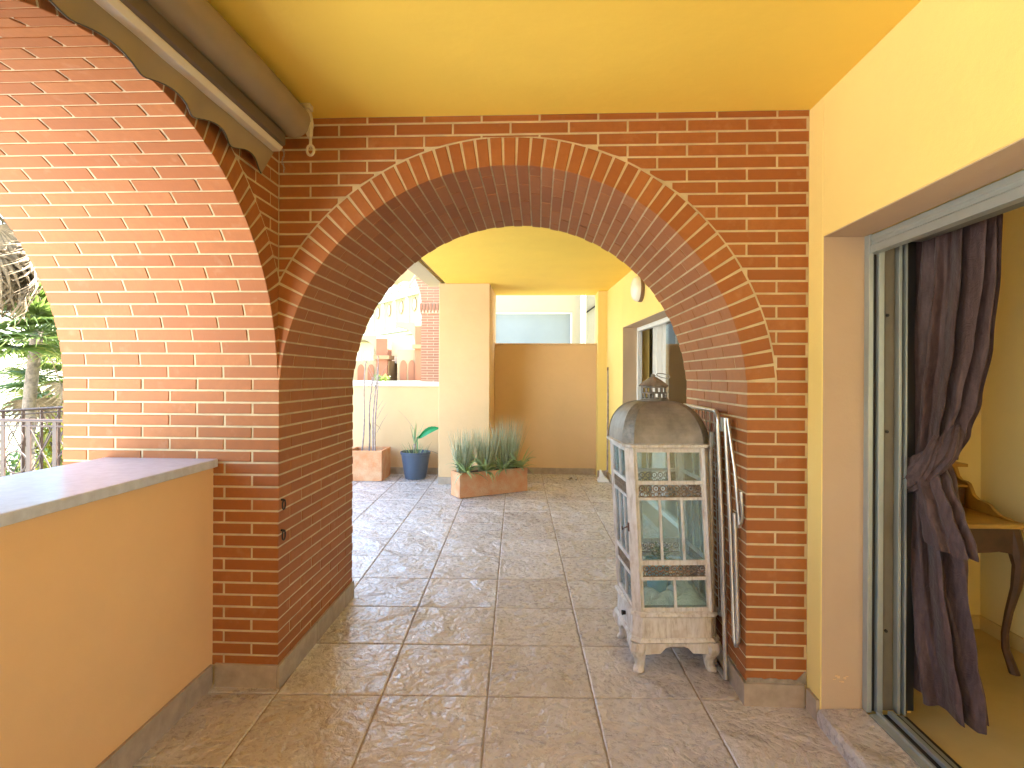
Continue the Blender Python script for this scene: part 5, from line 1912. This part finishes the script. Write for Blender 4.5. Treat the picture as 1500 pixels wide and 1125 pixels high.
def fan_palm(label, x, y, zc, ng, nd_, sc_, seed, tr=0.16):
    rnd = random.Random(seed)
    t = thing('palm_tree', label, 'palm tree', (x, y, -6), 0, 'fan palms beyond the railing')
    MB().tube([(0.1 * sin(i * 0.5), 0.08 * cos(i * 0.7), (zc + 6) * i / 16) for i in range(17)], tr * 1.25, 12, r1=tr).build('trunk', M['bark'], t, smooth=True)
    for k in range(ng):
        me = rnd.choice(gm)
        o = bpy.data.objects.new('frond', me); link(o, t)
        az = k * 2.399 + rnd.gauss(0, 0.15); el = 1.25 - 1.75 * (k / ng) + rnd.gauss(0, 0.08)
        o.location = (0, 0, zc + 6 + 0.05 * rnd.random() - 0.2 * k / ng)
        o.rotation_euler = (rnd.gauss(0, 0.2), -el, az)
        o.scale = (sc_,) * 3
    for k in range(nd_):
        o = bpy.data.objects.new('dry_frond', rnd.choice(dm)); link(o, t)
        az = k * 2.399 + rnd.gauss(0, 0.3); el = -1.05 - 0.35 * rnd.random()
        o.location = (0.1 * cos(az), 0.1 * sin(az), zc + 6 - 0.25 - 0.5 * k / nd_)
        o.rotation_euler = (rnd.gauss(0, 0.3), -el, az)
        o.scale = (sc_,) * 3
    return t
fan_palm('nearest fan palm, its skirt of dry brown fronds hanging at the upper left', -7.75, 7.4, 4.45, 34, 30, 1.05, 1, 0.2)
fan_palm('slender fan palm with pale trunk standing in the middle of the left arch opening', -9.45, 10.2, 2.2, 48, 2, 0.95, 2, 0.10)
fan_palm('smaller yellow-green fan palm low behind the railing', -10.6, 12.6, 1.35, 40, 0, 0.95, 3, 0.12)
fan_palm('fan palm at the right edge of the opening, close to the brick jamb', -10.7, 13.8, 2.9, 42, 3, 1.0, 4, 0.12)

def leafy(label, x, y, z0, z1, r, n, mat, seed, name='broadleaf_tree', cat='tree', trunk=True, leaf=0.09):
    rnd = random.Random(seed)
    t = thing(name, label, cat, (x, y, -6), 0)
    cl = [(rnd.gauss(0, r * 0.42), rnd.gauss(0, r * 0.42), z0 + (z1 - z0) * (0.15 + 0.75 * rnd.random())) for _ in range(14)]
    if trunk:
        m_ = MB()
        m_.tube([(0, 0, 0), (0.05, 0.05, (z0 + 6) * 0.6), (0, 0, z0 + 6 + 0.4)], 0.16, 8, r1=0.09)
        for c in cl[:8]:
            m_.tube([(0, 0, z0 + 6), (c[0] * 0.5, c[1] * 0.5, (z0 + c[2]) / 2 + 6), (c[0], c[1], c[2] + 6)], 0.06, 6, r1=0.02)
        m_.build('trunk', M['bark'], t, smooth=True)
    m_ = MB()
    for k in range(n):
        c = rnd.choice(cl)
        rr = r * 0.36 * (0.55 + 0.6 * rnd.random())
        d = Vector((rnd.gauss(0, 1), rnd.gauss(0, 1), rnd.gauss(0, 0.8))).normalized()
        p = Vector((c[0], c[1], c[2] + 6)) + d * rr
        a = Vector((rnd.gauss(0, 1), rnd.gauss(0, 1), rnd.gauss(0, 1))).normalized() * leaf * rnd.uniform(0.6, 1.3)
        b = a.cross(d)
        if b.length < 1e-4: continue
        b = b.normalized() * leaf * 0.4
        m_.add([p - a, p + b, p + a, p - b], [(0, 1, 2, 3)])
    m_.build('crown', mat, t, kind='stuff')
    return t
M['leaf_l'] = leafy_mat('light_green_leaf', (0.18, 0.24, 0.04), (0.10, 0.16, 0.03))
M['leaf_yel'] = leafy_mat('yellow_blossom_leaf', (0.42, 0.36, 0.04), (0.20, 0.22, 0.03))
leafy('light green tree filling the lower part of the left arch opening', -12.0, 11.5, -3.0, 0.4, 2.4, 9000, M['leaf_l'], 1)
leafy('mid green shrub right behind the railing', -8.0, 8.6, -3.0, 0.15, 1.6, 7000, M['leaf'], 2)
leafy('yellow-tinted bush beside the palm trunk behind the railing', -9.9, 12.0, -2.0, 0.95, 1.0, 4500, M['leaf_yel'], 3)
leafy('green treetop showing beside the brick jamb in the left arch', -12.6, 16.5, -2.5, 2.2, 1.8, 7000, M['leaf_l'], 6, leaf=0.11)
leafy('small clipped green shrub below the white canopy', -5.15, 18.6, 0.6, 1.42, 0.36, 1500, M['leaf_l'], 7, 'shrub', 'shrub', False, 0.05)
